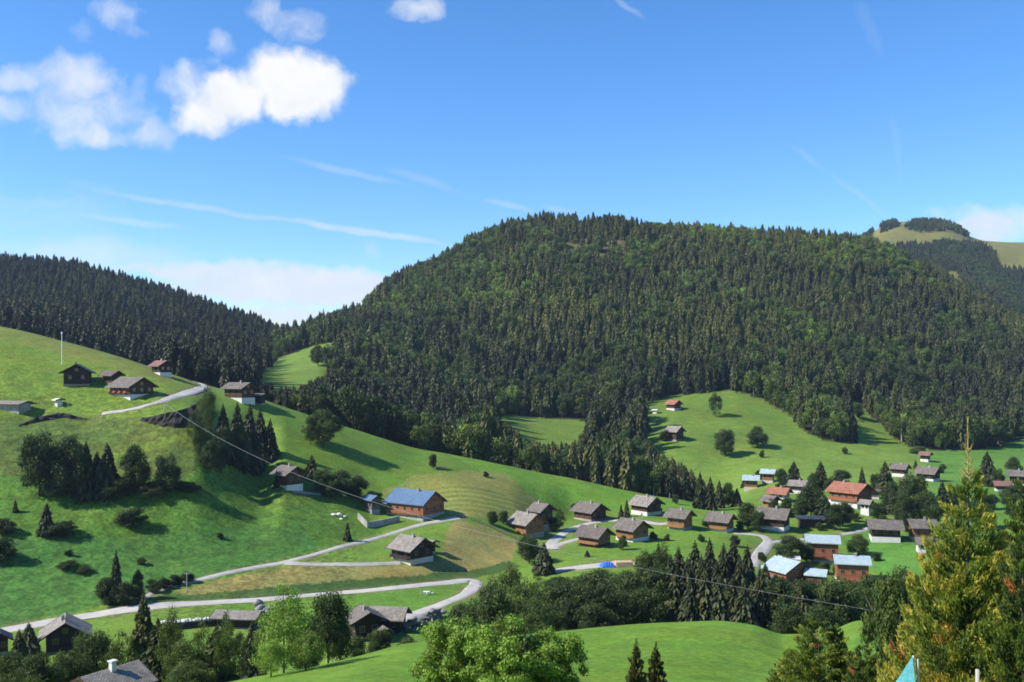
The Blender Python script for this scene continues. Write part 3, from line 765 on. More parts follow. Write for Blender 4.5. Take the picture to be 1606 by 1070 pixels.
for i in range(46):
    t = (i % 16)/15; r = i // 16
    p = hit(640 + 52*t, 988 - 24*t - 0*r + 3)
    o = obj('boulder', RK[(i*7) % 4]); k = .75+.35*random.random(); k *= random.uniform(.75,1.25); o.location = p + Vector((random.uniform(-.9,.9), r*.45, .2 + r*.85 + random.uniform(-.4,.4))); o.scale = (k*random.uniform(.8,1.4), k*.9, k*.95); o.rotation_euler = (random.random()*.4, random.random()*.4, random.random()*6)
    tag(o, 'grey boulder stacked in the rough wall below the hairpin road, beside the black barns', 'boulder', 'boulders of the wall below the hairpin road')
for i, (px, py, s) in enumerate([(523,808,.7),(532,808,.9),(541,811,.6),(535,815,.5)]):
    o = obj('boulder', WR[i % 3]); p = hit(px,py); o.location = p + Vector((0,0,.2)); o.scale = (s*1.4, s, s)
    tag(o, 'white stone lying in the grass left of the terrace wall', 'boulder', 'white stones in the grass by the terrace')

def pole(px, py, h, label, lean=0.0, r=.11, mat='polewood', name='utility_pole', cat='pole', arm=True):
    p = hit(px, py)
    q = MB(); q.tube([(0,0,-1),(lean*h*.5,0,h*.5),(lean*h,0,h)], [r*1.3,r*1.1,r], 8)
    e = empty(name, p); tag(e, label, cat)
    q.build('shaft', M[mat], e)
    if arm:
        q = MB(); q.box(lean*h-.7, lean*h+.7, -.06, .06, h-.55, h-.43); 
        for sx in (-.6, 0.6): q.tube([(lean*h+sx,0,h-.43),(lean*h+sx,0,h-.2)], [.05,.04], 6)
        q.build('crossarm', M['steel'], e)
    return p + Vector((lean*h,0,h))
mast = hit(97, 572)
e = empty('mast', mast); tag(e, 'tall white mast with a lamp head behind the black timber chalet', 'mast')
q = MB(); q.tube([(0,0,-1),(0,0,6),(0,0,12.6)], [.17,.15,.12], 8); q.build('shaft', M['whitepl'], e)
q = MB(); q.tube([(0,0,12.6),(0,0,13.0),(0,0,13.5)], [.28,.34,.2], 8); q.build('lamp', M['whitepl'], e)
ptop = pole(252, 661, 6.2, 'leaning pale utility pole in front of the shade-dark earth bank', .28, .16)
pole(293, 929, 5.5, 'thin pale utility pole at the start of the gravel track', 0, .10)
pole(66, 640, 2.6, 'short white post on the upper pasture left of the tiny hut', -.25, .07, arm=False, name='fence_post', cat='post')
pole(108, 640, 2.4, 'short white post on the upper pasture right of the tiny hut', -.2, .07, arm=False, name='fence_post', cat='post')
pole(22, 653, 2.6, 'short white post below the low stone shed', 0, .07, arm=False, name='fence_post', cat='post')
# power line from the hill pole across the valley to a pole among the near conifers
pend = at(1432, 95); pend_top = Vector((pend.x, pend.y, (CY-968)/F*95))
e = empty('utility_pole', pend); tag(e, 'tall timber utility pole hidden among the conifers on the right, holding the cable', 'pole')
q = MB(); hh = pend_top.z-pend.z; q.tube([(0,0,-1),(0,0,hh*.5),(0,0,hh)], [.17,.15,.12], 8); q.build('shaft', M['polewood'], e)
q = MB(); q.box(-.7,.7,-.06,.06,hh-.5,hh-.38); q.build('crossarm', M['steel'], e)
pts = []
for k in range(61):
    t = k/60; p = ptop.lerp(pend_top, t); p.z -= 33*t*(1-t); pts.append(p)
q = MB(); q.tube(pts, [.050 - .037*(k/60) for k in range(61)], 6)
tag(q.build('power_cable', M['cable'], smooth=True), 'long grey cable strung across the valley from the leaning pole', 'cable')

# ------------------------------------------------------------------ small objects
def blobby(name, pix, sx, sy, sz, mat, label, cat, seed, ang=0.0):
    """a draped, creased heap"""
    rg = np.random.default_rng(seed); n, mrows = 18, 10
    V = []; Fc = []
    for j in range(mrows):
        for i in range(n):
            u = i/(n-1)*2-1; v = j/(mrows-1)*2-1
            h = (1-abs(u)**3.5)*(1-abs(v)**3)
            V.append((u*sx, v*sy, sz*h*(.8+.25*rg.random()) - .25))
    for j in range(mrows-1):
        for i in range(n-1):
            a = j*n+i; Fc.append((a, a+1, a+n+1, a+n))
    rim = [i for i in range(n)] + [j*n+n-1 for j in range(1,mrows)] + [(mrows-1)*n+i for i in range(n-2,-1,-1)] + [j*n for j in range(mrows-2,0,-1)]
    Fc.append(rim[::-1])
    o = obj(name, mesh_np(name, V, Fc, [mat], None, False)); o.location = hit(*pix); o.rotation_euler = (0,0,ang)
    tag(o, label, cat); return o
blobby('tarpaulin', (952,889), 2.6, 1.8, 1.9, M['bluetarp'], 'bright blue tarpaulin over a heap at the end of the lower lane', 'tarpaulin', 3, .2)
# stacked tan boards next to the tarpaulin
p = hit(978,889); q = MB()
for j in range(6):
    q.box(-2.6+random.uniform(-.1,.1), 2.6+random.uniform(-.15,.15), -1.5, 1.5+random.uniform(-.1,.1), j*.3-.1, j*.3+.17)
o = q.build('timber_stack', M['tanpile']); o.location = p; o.rotation_euler = (0,0,.1); tag(o, 'stack of pale tan boards beside the bright blue tarpaulin', 'timber stack')
# white garden set on the lawn
p = hit(669, 932); e = empty('garden_table', p); tag(e, 'white garden table on the lawn inside the hairpin road', 'table')
q = MB(); q.box(-.9,.9,-.5,.5,.70,.76); q.build('tabletop', M['whitepl'], e)
for sx in (-1,1):
    for sy in (-1,1):
        q = MB(); q.box(sx*.75-.04, sx*.75+.04, sy*.38-.04, sy*.38+.04, -.1, .699); q.build('leg', M['whitepl'], e)
def chair(loc, rz, label):
    e = empty('garden_chair', loc, rz); tag(e, label, 'chair', 'garden chairs on the lawn')
    q = MB(); q.box(-.27,.27,-.27,.27,.42,.47); q.build('seat', M['whitepl'], e)
    q = MB(); q.box(-.27,.27,.24,.29,.472,1.0); q.build('backrest', M['whitepl'], e)
    for sx in (-1,1):
        for sy in (-1,1):
            q = MB(); q.box(sx*.23-.03, sx*.23+.03, sy*.22-.03, sy*.22+.03, -.1, .419); q.build('leg', M['whitepl'], e)
for dx, dy, rz, lb in ((-1.5,-.2,1.6,'white garden chair left of the table on the lawn'),(1.6,0,-1.6,'white garden chair right of the table on the lawn'),(.2,-1.3,3.1,'white garden chair in front of the table on the lawn')):
    x, y = p.x+dx, p.y+dy; chair((x, y, float(zxy(x,y))), rz, lb)
# hay trough by the small tree on the spur
p = hit(692,737); e = empty('hay_rack', p); tag(e, 'grey hay rack beside the little lone tree on the green spur', 'hay rack')
q = MB(); q.box(-2.2,2.2,-.6,.6,.5,1.2); q.build('trough', M['w_grey'], e)
for sx in (-1.9,1.9):
    for sy in (-.5,.5):
        q = MB(); q.box(sx-.08,sx+.08,sy-.08,sy+.08,-.2,.499); q.build('leg', M['w_grey'], e)

# ------------------------------------------------------------------ trees
def diamonds(C, A, B):
    """leaf rhombi around centres C with half axes A, B"""
    n = len(C)
    V = np.stack([C-A, C+B, C+A, C-B], 1).reshape(-1,3)
    Fq = np.arange(4*n).reshape(n,4)
    return V, Fq

def spruce_crown(seed, tiers, per, sub, droop=0.35, full=0.9, gap=0.12, bare=0.06, leader=0.0, ragged=.25):
    rg = np.random.default_rng(seed)
    C, A, B, T = [], [], [], []
    for t in range(tiers):
        h = bare + (1-bare-.015)*(t/(tiers-1))**0.92
        rr = 0.5*(1-h)**full*(1-leader*0.5*h) + 0.006
        nb = max(4, int(per*(0.45+0.9*rr*2)))
        off = rg.random()*6.28
        for b in range(nb):
            if rg.random() < gap: continue
            ph = off + 6.283*b/nb + rg.normal()*0.2
            r = rr*(1-ragged*rg.random()**1.5)*(1+ .12*rg.normal())
            d = np.array([math.cos(ph), math.sin(ph), 0]); s = np.array([-d[1], d[0], 0])
            for k in range(sub):
                u = (k+.55+.3*rg.random())/sub if sub > 1 else .62
                ln = r*(0.5 if sub == 1 else .95/sub); wd = max(r*(.24 if sub == 1 else .30)*(1.15-u*.6), .010)*(1 if sub < 3 else .8)
                dz = -droop*r*u*(0.4+.6*u)*0.55
                c = d*r*u + np.array([0,0,h+dz+rg.normal()*.004]) + s*rg.normal()*wd*.5
                dirv = d*1.0 + np.array([0,0,-droop*(0.3+u)]) + s*rg.normal()*.35
                dirv /= np.linalg.norm(dirv)
                sv = s + np.array([0,0,rg.normal()*.55]); sv /= np.linalg.norm(sv)
                C.append(c); A.append(dirv*ln); B.append(sv*wd)
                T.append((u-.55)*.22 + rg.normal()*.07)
                if sub >= 2 or rg.random() < .6:       # hanging twig
                    C.append(c + np.array([0,0,-wd*.5])); A.append(dirv*ln*.8)
                    hv = np.array([0,0,-1.0]) + s*rg.normal()*.4; B.append(hv/np.linalg.norm(hv)*wd*.8)
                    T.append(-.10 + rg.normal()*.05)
    # top
    for k in range(6):
        ph = rg.random()*6.28; d = np.array([math.cos(ph), math.sin(ph), 0])
        C.append(np.array([0,0,.975])); A.append(np.array([0,0,.03])); B.append(d*.008); T.append(.05)
    return np.array(C), np.array(A), np.array(B), np.array(T)

def broad_crown(seed, nclump, perclump, leaf, shape=(.5,.5,.38), zc=.62, flat=0.0, shell=.75, cl=(.13,.22), taper=0.0):
    rg = np.random.default_rng(seed)
    C, A, B, T = [], [], [], []
    cent = []
    while len(cent) < nclump:
        p = rg.uniform(-1,1,3)
        q = np.linalg.norm(p)
        if q > 1 or q < .25: continue
        k = 1 - taper*max(0, p[2])
        cent.append((p[0]*k*(shape[0]-.10), p[1]*k*(shape[1]-.10), p[2]*(shape[2]-.08)+zc))
    for c in cent:
        c = np.array(c); cr = rg.uniform(*cl)
        ct = rg.normal()*.08
        n = int(perclump*(cr/.17)**2)
        D = rg.normal(size=(n,3)); D /= np.linalg.norm(D,axis=1)[:,None]
        rr = cr*(shell + (1-shell)*rg.random(n))*(1+.18*rg.normal(size=n))
        P = c + D*rr[:,None]*np.array([1,1,.8])
        nrm = D*.9 + rg.normal(size=(n,3))*.6; nrm /= np.linalg.norm(nrm,axis=1)[:,None]
        a = np.cross(nrm, rg.normal(size=(n,3))); a /= np.linalg.norm(a,axis=1)[:,None]
        b = np.cross(nrm, a)
        sz = leaf*(.7+.6*rg.random(n))
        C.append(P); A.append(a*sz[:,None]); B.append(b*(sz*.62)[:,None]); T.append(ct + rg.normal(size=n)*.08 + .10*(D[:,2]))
    return np.concatenate(C), np.concatenate(A), np.concatenate(B), np.concatenate(T)

def crown_mesh(name, data, mat):
    C, A, B, T = data
    V, Fq = diamonds(C, A, B)
    return mesh_np(name, V, Fq, [mat], None, False, {'ltint': ('FLOAT','FACE', T)})

def trunk_mesh(name, mat, r=.018, top=.9, limbs=0, seed=0, lean=.02, lr=.35, lz=.35):
    rg = random.Random(seed); q = MB()
    pts = [(lean*math.sin(k*1.3+seed)*k/5, lean*math.cos(k*1.7+seed)*k/5, -.03 + (top+.03)*k/5) for k in range(6)]
    q.tube(pts, [r*(1.25,1,.85,.65,.4,.15)[k] for k in range(6)], 7)
    for i in range(limbs):
        z = lz + (top-lz-.1)*i/max(1,limbs-1); a = rg.random()*6.28; l = lr*(.7+.5*rg.random())*(1.1-z)
        d = Vector((math.cos(a), math.sin(a), .55+.5*rg.random()))
        p0 = Vector((lean*.3, 0, z)); q.tube([p0, p0+d*l*.5, p0+d*l+Vector((0,0,l*.15))], [r*.5, r*.33, r*.1], 5)
    return q.mesh(name, mat, True)

PROTO = {}
def proto(kind, crowns, trunks): PROTO[kind] = (crowns, trunks)
proto('spruce', [crown_mesh('crown', spruce_crown(s, 30, 17, 3, droop=.45, ragged=.3, full=.72), M['needle']) for s in (1,2,3)], [trunk_mesh('trunk', M['bark'], .02, .95)])
proto('spruce_near', [crown_mesh('crown', spruce_crown(s, 46, 22, 5, droop=.3, full=.72, gap=.1, ragged=.4), M['needle']) for s in (4,5)], [trunk_mesh('trunk', M['bark'], .018, .96)])
proto('broad', [crown_mesh('crown', broad_crown(s, 32, 290, .022, (.5,.5,.46), .54, shell=.5), M['leaf']) for s in (11,12,13)], [trunk_mesh('trunk', M['bark'], .022, .7, 6, s) for s in (1,2)])
proto('broad_near', [crown_mesh('crown', broad_crown(s, 70, 280, .017, (.5,.5,.47), .53, shell=.5, cl=(.10,.17)), M['leaf']) for s in (21,22)], [trunk_mesh('trunk', M['bark'], .02, .75, 9, s) for s in (3,)])
proto('slim', [crown_mesh('crown', broad_crown(s, 54, 200, .0155, (.5,.5,.50), .52, shell=.4, cl=(.09,.16), taper=.55), M['leaf']) for s in (31,32,33)], [trunk_mesh('trunk', M['bark'], .014, .9, 8, s, lr=.2) for s in (5,6)])
proto('bush', [crown_mesh('crown', broad_crown(s, 22, 240, .026, (.5,.5,.46), .46, shell=.5, cl=(.15,.24)), M['leaf']) for s in (41,42)], [trunk_mesh('trunk', M['bark'], .03, .5, 5, 8, lz=.1)])

TREES = []
def tree(kind, px, top, w, tint, label, base=None, Y=None, name=None, cat='tree', group=None, lean=0.0, trunkmat=None, single=False):
    p = hit(px, base) if Y is None else at(px, Y)
    zt = (CY-top)/F*p.y
    h = max(zt - p.z, 0.6); wid = w*p.y/F*(1.22 if kind in ('spruce','slim') else 1.08)
    cr, tr = PROTO[kind]
    k = len(TREES)
    nm = name or {'spruce':'spruce_tree','spruce_near':'spruce_tree','broad':'broadleaf_tree','broad_near':'broadleaf_tree','slim':'broadleaf_tree','bush':'bush'}[kind]
    e = empty(nm, p - Vector((0,0,.1)), random.random()*6.28)
    e.scale = (wid, wid, h)
    tag(e, label, cat, group)
    c = obj('crown', cr[k % len(cr)], e); c['tint'] = float(tint)
    t = obj('trunk', tr[k % len(tr)], e)
    if h > wid*1.2: t.scale = (max(1, h/wid*.55), max(1, h/wid*.55), 1)
    if kind == 'bush': t.scale = (.6,.6,1)
    TREES.append((p.x, p.y, wid)); return e

# -- left slope grove
tree('broad', 62, 676, 66, .20, 'broad tree with yellowish left side, first of the dark grove on the left slope', base=778)
tree('broad', 108, 684, 60, .08, 'dark rounded tree, second in the grove on the left slope', base=780)
tree('spruce', 135, 690, 34, .10, 'dark spruce squeezed between two broad trees in the left slope grove', base=778)
tree('spruce', 168, 692, 40, .12, 'pointed spruce standing in the gap of the left slope grove', base=776)
tree('spruce', 152, 706, 30, .05, 'shorter dark spruce leaning on the pointed spruce of the left slope grove', base=774)
tree('broad', 212, 700, 46, .12, 'brownish oval tree near the right end of the left slope grove', base=774)
tree('broad', 262, 711, 42, .10, 'small dark tree at the right end of the left slope grove', base=778)
tree('bush', 90, 735, 50, .05, 'dark bush filling the foot of the left slope grove', base=782, cat='bush')
tree('bush', 190, 742, 54, .03, 'dark bush under the oval tree of the left slope grove', base=778, cat='bush')
tree('bush', 240, 752, 50, .02, 'dark bush at the foot of the small dark tree in the left slope grove', base=779, cat='bush')
tree('bush', 290, 752, 44, .10, 'low bush trailing off the right end of the left slope grove', base=772, cat='bush')
tree('spruce', 73, 787, 24, .02, 'small black spruce alone under the left slope grove', base=838)
tree('bush', 92, 815, 56, .05, 'spreading dark bush at the foot of the small black spruce', base=840, cat='bush')
tree('spruce', 24, 783, 8, .03, 'tiny dark spruce at the left edge of the slope', base=803)
tree('bush', 207, 792, 48, .10, 'lone dark bush in the middle of the left slope', base=826, cat='bush')
tree('bush', 5, 810, 40, .06, 'dark bush at the left edge of the slope, upper one', base=838, cat='bush')
tree('bush', 0, 838, 60, .04, 'big dark bush at the left edge of the slope, lower one', base=880, cat='bush')
for i, (px, py, w, lb) in enumerate([(105,890,34,'low tuft of shrub left of the road spruce'),(130,897,28,'low shrub tuft right under the slope, near the road spruce'),(222,885,16,'small round shrub right of the road spruce'),(108,872,14,'tiny shrub on the lush slope above the low tufts'),(345,845,12,'tiny dark shrub in the lush grass far right of the road spruce')]):
    tree('bush', px, py-12, w, .12, lb, base=py, cat='bush')
tree('spruce', 182, 860, 22, .05, 'pointed dark spruce beside the lower road junction', base=946)
tree('bush', 170, 900, 40, .06, 'dark bush left of the pointed spruce at the road junction', base=950, cat='bush')
tree('bush', 203, 908, 44, .03, 'dark bush right of the pointed spruce at the road junction', base=948, cat='bush')
tree('broad', 216, 893, 18, .08, 'slim dark sapling right of the pointed spruce at the road junction', base=940)
for i, px in enumerate((240,258,276,294)):
    tree('bush', px, 904-i*4+2, 24, .10, 'dark bush in the hedge above the start of the gravel track', base=930-i*5.5, cat='bush', group='bushes hedging the start of the gravel track')
# -- dark grove below the upper road bend
for px, top, base, w, k, t, lb in [
  (325,598,690,34,'slim',.42,'loose yellowish tree at the road bend, left of the dark grove'),(306,640,705,26,'slim',.30,'pale leafy tree in front of the shade-dark earth bank'),
  (350,632,722,34,'spruce',.05,'first tall spruce of the dark grove below the road bend'),(372,628,728,34,'spruce',.12,'second tall spruce of the dark grove, a little paler'),
  (392,632,735,36,'spruce',.02,'blackest spruce of the grove below the road bend'),(408,640,726,34,'spruce',.05,'spruce at the right shoulder of the dark grove'),
  (424,655,722,26,'spruce',.06,'shorter spruce closing the dark grove on the right'),(376,668,738,40,'broad',.25,'green round tree in front of the dark grove'),
(347,672,742,40,'broad',.10,'dark rounded tree at the left foot of the grove'),
  (392,690,738,34,'broad',.08,'dark tree low in the middle of the grove'),(330,690,742,30,'broad',.18,'brownish tree standing left of the grove with a long shadow'),
  (489,712,752,22,'spruce',.25,'green spruce to the right of the brown chalet'),(508,734,776,38,'broad',.25,'green tree beside the path of the brown chalet'),
  (536,738,780,48,'broad',.12,'dark tree between the brown chalet and the blue hut'),(560,748,782,40,'broad',.08,'dark tree just above the small blue hut'),
  (520,750,782,36,'broad',.16,'lower tree in the clump between brown chalet and blue hut'),(434,735,764,10,'spruce',.12,'slim spruce sapling before the brown chalet'),
  (545,818,848,12,'spruce',.10,'small dark spruce standing by the gravel track'),(585,770,792,36,'broad',.3,'light green tree behind the small blue hut'),
  (508,642,700,54,'broad',.26,'big round tree alone on the green spur'),(487,648,698,28,'slim',.34,'pale loose tree at the left of the big round spur tree'),
  (679,711,736,13,'broad',.12,'little lone tree beside the hay rack'),(499,541,574,26,'broad',.22,'round tree in the small clearing on the hillside'),
  (1098,738,798,20,'spruce',.16,'pointed spruce at the low end of the ravine wood, before the far meadow'),(1114,746,800,20,'spruce',.08,'dark spruce at the low end of the ravine wood'),
  (1128,752,797,18,'spruce',.14,'spruce standing last but two in the ravine wood'),(1142,758,796,20,'broad',.3,'green rounded tree at the end of the ravine wood'),(1156,764,794,16,'spruce',.12,'last small spruce of the ravine wood towards the blue roofed cabins'),
  (762,738,748,10,'bush',.15,'tiny bush on the mown field top')]:
    tree(k, px, top, w, t, lb, base=base, cat='bush' if k == 'bush' else 'tree')
# -- around the village
for px, top, base, w, k, t, lb in [
  (772,802,824,20,'broad',.08,'dark round tree by the fence left of the orange porch chalet'),(790,800,822,16,'broad',.22,'small pale tree beside the dark round one by the fence'),
  (878,796,830,18,'slim',.2,'tree right of the tall chalet at the road fork'),(868,812,834,22,'broad',.12,'bushy tree at the gable of the tall chalet'),
  (830,840,884,44,'broad',.10,'dark tree below the orange porch chalet at the field edge'),(853,850,900,34,'spruce',.10,'dark spruce at the corner of the lower lane'),
  (974,790,812,8,'spruce',.10,'thin spruce left of the topmost chalet'),(983,782,812,10,'spruce',.15,'second thin spruce close to the topmost chalet'),
  (976,836,862,16,'bush',.3,'round bush between two honey chalets'),(921,862,874,9,'spruce',.05,'tiny conifer on the lawn below the brown roofed chalet'),
  (1025,832,846,14,'bush',.12,'small dark bush right of the honey chalet by the lane'),(1106,808,826,12,'bush',.25,'bush between the two eastern honey chalets'),
  (1172,790,830,36,'broad',.28,'green tree left of the large dark gabled chalet'),(1188,800,834,26,'broad',.2,'smaller green tree close to the large dark gabled chalet'),
  (1245,722,764,26,'spruce',.06,'dark spruce right of the two blue roofed cabins'),(1226,736,764,24,'broad',.16,'rounded tree right behind the blue roofed cabins'),
  (1287,722,768,28,'spruce',.12,'tall spruce between the pinkish roof and the terracotta house'),(1276,742,770,22,'broad',.16,'dark tree beside the tall village spruce'),
  (1320,738,768,34,'broad',.16,'bushy tree behind the terracotta roofed house'),(1303,750,772,26,'broad',.10,'dark small tree left behind the terracotta roof'),
  (1352,731,762,11,'spruce',.10,'thin dark spruce above the terracotta roof'),(1388,722,775,28,'spruce',.14,'large spruce right of the terracotta roofed house'),
  (1374,742,770,20,'broad',.16,'tree beside the large spruce right of the terracotta house'),(1272,756,812,40,'broad',.06,'dense dark tree above the long low shed'),
  (1294,776,818,36,'spruce',.05,'dark spruce right of the long low shed'),(1322,786,826,34,'broad',.12,'bushy tree below the terracotta house'),
  (1308,790,832,26,'broad',.09,'dark tree at the corner of the green lawn'),(1255,785,815,26,'broad',.14,'tree behind the large dark gabled chalet'),
  (1378,788,818,26,'broad',.06,'dark tree leaning over the narrow white house'),(1346,838,872,36,'broad',.3,'greyish round tree between the two pale blue roofs'),
  (1240,842,886,46,'broad',.14,'dark round tree above the garage by the lane'),(1264,850,884,28,'broad',.10,'dark tree between lane and upper orange house'),
  (1400,756,800,34,'broad',.15,'tall tree above the broad grey roof'),(1399,766,806,20,'spruce',.12,'spruce in front of the tall tree above the broad grey roof'),
  (1432,742,815,48,'broad',.18,'large pale tree before the dark chalet with the white yard'),(1455,770,830,50,'broad',.16,'green tree left of the golden conifer above the orange chalet'),
  (1418,775,830,30,'broad',.2,'tree standing behind the orange chalet'),(1478,752,806,24,'spruce',.1,'spruce close behind the golden conifer'),
  (1548,706,762,30,'spruce',.05,'tall dark spruce on the field right of the golden conifer'),(1590,718,756,26,'broad',.16,'round tree on the field at the right edge'),
  (1565,734,768,20,'broad',.2,'small tree by the low red brown house'),(1590,760,800,40,'broad',.18,'tree below the brown chalet at the right edge'),
  (1440,698,712,26,'bush',.38,'bright bush below the forest corner above the village'),(1137,672,716,34,'broad',.24,'round tree in the middle of the far meadow'),
  (1188,669,702,34,'broad',.20,'round greyish tree, right one on the far meadow'),(1195,704,718,8,'bush',.2,'tiny bush on the far meadow'),
  (1123,612,654,24,'slim',.16,'tall dark tree high on the far meadow'),(1042,672,692,16,'bush',.12,'bush beside the old brown barn on the far meadow'),
  (1346,634,656,20,'broad',.06,'dark round tree in the notch of the far meadow'),(1210,780,800,14,'bush',.2,'bush by the little orange gabled chalet'),
  (1325,700,712,10,'bush',.25,'small bush at the forest point on the far meadow'),(1160,815,832,14,'bush',.18,'bush at the gable of the easternmost honey chalet'),
  (1500,760,800,30,'broad',.2,'tree partly hidden behind the golden conifer tip'),(1540,770,830,40,'broad',.2,'pale tree right behind the golden conifer')]:
    tree(k, px, top, w, t, lb, base=base, cat='bush' if k == 'bush' else 'tree')
for i, (px, base, hpx_, k, lb) in enumerate([
  (1168,806,16,'broad','small tree behind the easternmost honey chalet'),(1234,800,20,'broad','tree at the back of the large dark gabled chalet'),(1262,790,22,'spruce','spruce below the pinkish brown roof'),
  (1240,812,16,'bush','bush between the dark gabled chalet and the long low shed'),(1285,832,14,'bush','bush at the right end of the long low shed'),(1330,812,20,'broad','round tree under the forecourt of the terracotta house'),
  (1384,826,18,'broad','tree on the near side of the narrow white house'),(1342,818,16,'bush','bush on the lawn between terracotta house and field path'),(1428,838,20,'broad','small tree between the broad grey roof and the orange chalet'),
  (1190,752,14,'broad','tree between the two blue roofed cabins'),(1166,764,16,'spruce','little spruce left of the blue roofed cabins'),(1222,770,14,'bush','bush above the low terracotta house'),
  (1440,776,20,'broad','tree below the grey roofed shed at the meadow foot'),(1402,742,16,'broad','tree left of the white based chalet'),(1436,735,14,'spruce','small spruce between the two upper village chalets'),
  (1478,742,14,'broad','tree right of the dark chalet with the white yard'),(1292,900,22,'bush','bush at the corner of the upper orange house'),(1316,905,22,'broad','small tree between the two orange houses'),
  (1222,905,20,'bush','bush beside the grey roofed open shed'),(1375,880,16,'bush','bush at the right of the lower orange house'),(1195,880,16,'bush','bush at the lower end of the right hand lane'),
  (1152,858,18,'broad','small tree on the lawn under the easternmost chalet'),(1100,850,14,'bush','bush on the lawn under the eastern honey chalets'),(1046,848,12,'bush','bush on the lawn below the lane end'),
  (1556,800,24,'broad','tree in the dip behind the golden conifer'),(1588,815,26,'broad','tree at the right edge under the brown chalet'),(900,800,12,'bush','bush left of the dark red chalet'),(1060,790,14,'broad','small tree on the spur crest behind the honey chalets')]):
    tree(k, px, base-hpx_, hpx_*(.5 if k == 'spruce' else .95), .10+.05*(i % 4), lb, base=base, cat='bush' if k == 'bush' else 'tree')
fP = [hit(*p) for p in [(722,812),(745,818),(770,828),(795,840),(822,850)]]
e = empty('rail_fence', fP[0]); tag(e, 'weathered rail fence along the upper edge of the tan field', 'fence')
Q = []
for a, b in zip(fP[:-1], fP[1:]): Q += [a.lerp(b, k/4) for k in range(4)]
Q.append(fP[-1]); Q = [Vector((p.x, p.y, float(zxy(p.x, p.y)))) - fP[0] for p in Q]
for p in Q:
    q = MB(); q.box(p.x-.09, p.x+.09, p.y-.09, p.y+.09, p.z-.5, p.z+1.25); q.build('post', M['w_grey'], e)
for hz_ in (.55, 1.0):
    q = MB(); q.tube([p + Vector((0,-.14,hz_)) for p in Q], [.06]*len(Q), 5); q.build('rail', M['w_grey'], e)
# -- valley wood behind the bright meadow
WOODL = 'wood between the bright meadow and the lower lane'
for px, top, w, Y, k, t, lb in [
  (1040,846,40,250,'slim',.14,'pointed tree rising from the middle of the valley wood'),(1090,846,46,248,'spruce',.06,'tall dark spruce in the valley wood, right of the tan boards'),
  (1113,842,40,252,'spruce',.10,'tall spruce with paler tip in the valley wood'),(1135,850,44,246,'spruce',.03,'blackest tall spruce of the valley wood'),
  (1150,838,46,255,'spruce',.05,'highest dark spruce of the valley wood'),(1172,852,40,250,'spruce',.03,'dark spruce right of the highest one in the valley wood'),
  (1016,862,44,255,'broad',.16,'round tree right under the tan boards'),(1064,856,42,258,'spruce',.12,'spruce left of the dark row in the valley wood'),
  (890,912,80,232,'broad',.10,'broad dark tree left in the valley wood below the lower lane'),(935,893,86,240,'broad',.10,'broad dark tree just below the blue tarpaulin'),
  (985,896,70,236,'broad',.13,'broad tree below the tan boards in the valley wood'),(1030,894,70,228,'broad',.12,'round tree in front of the spruces of the valley wood'),
  (905,930,70,205,'broad',.07,'very dark tree at the meadow edge below the lower lane'),(960,930,72,208,'broad',.09,'dark tree at the meadow edge, centre left'),
  (1010,925,70,210,'broad',.10,'dark tree at the meadow edge, centre'),(1060,892,46,214,'spruce',.12,'broad spruce at the meadow edge before the dark spruces'),
  (1105,890,46,214,'spruce',.16,'olive spruce at the meadow edge before the dark spruces'),(1150,900,56,212,'spruce',.05,'spruce at the meadow edge before the highest one'),
  (1192,886,44,215,'spruce',.08,'dark spruce at the right end of the meadow edge'),(1215,900,56,225,'spruce',.06,'spruce right of the meadow crest'),
  (1255,912,50,215,'spruce',.12,'dark spruce before the orange gabled house'),(1300,915,70,220,'broad',.15,'tree below the pale blue roofed wing'),
  (1335,912,64,225,'broad',.17,'green tree below the lower orange house'),(1370,905,60,230,'broad',.15,'tree right below the lower orange house'),
  (1420,890,70,235,'broad',.16,'tree between the green field and the golden conifer'),(1285,950,70,190,'broad',.07,'dark tree on the dip of the meadow crest'),
  (1235,950,60,185,'broad',.04,'very dark tree at the right shoulder of the meadow'),(870,940,60,200,'slim',.22,'pale drooping tree at the left end of the valley wood'),
  (845,900,52,225,'slim',.30,'light yellowish tree left in the valley wood'),(800,876,56,220,'slim',.32,'tall feathery pale tree below the tan field'),
  (770,900,54,210,'slim',.20,'feathery greyish tree right of the hairpin'),(822,905,56,190,'slim',.26,'feathery tree right of the tall pale one'),
  (780,925,70,185,'broad',.20,'leafy tree below the hairpin road'),(745,935,60,195,'slim',.14,'dark slim tree at the hairpin bend'),
  (842,925,60,178,'slim',.24,'pale tree at the left end of the meadow crest'),(720,950,50,200,'broad',.12,'dark tree by the boulder wall below the hairpin'),
  (1052,868,40,238,'spruce',.10,'spruce left end of the second dark row in the valley wood'),(1078,872,40,232,'spruce',.04,'black spruce in the second dark row of the valley wood'),
  (1100,868,40,236,'spruce',.12,'olive spruce in the second dark row of the valley wood'),(1124,876,42,230,'spruce',.06,'stout spruce in the second dark row of the valley wood'),
  (1160,872,42,234,'spruce',.09,'spruce right end of the second dark row in the valley wood'),(1200,880,40,240,'spruce',.07,'spruce between the valley wood and the right hand lane'),
  (1082,905,42,206,'spruce',.06,'shaded spruce low at the meadow edge'),(1128,898,44,206,'spruce',.05,'shaded spruce low at the meadow edge under the spruces'),
  (1168,905,44,203,'spruce',.03,'low black spruce at the meadow edge'),(930,945,56,200,'broad',.05,'low shaded tree at the meadow edge left')]:
    tree(k, px, top, w, t*1.2+.06, lb, Y=Y)
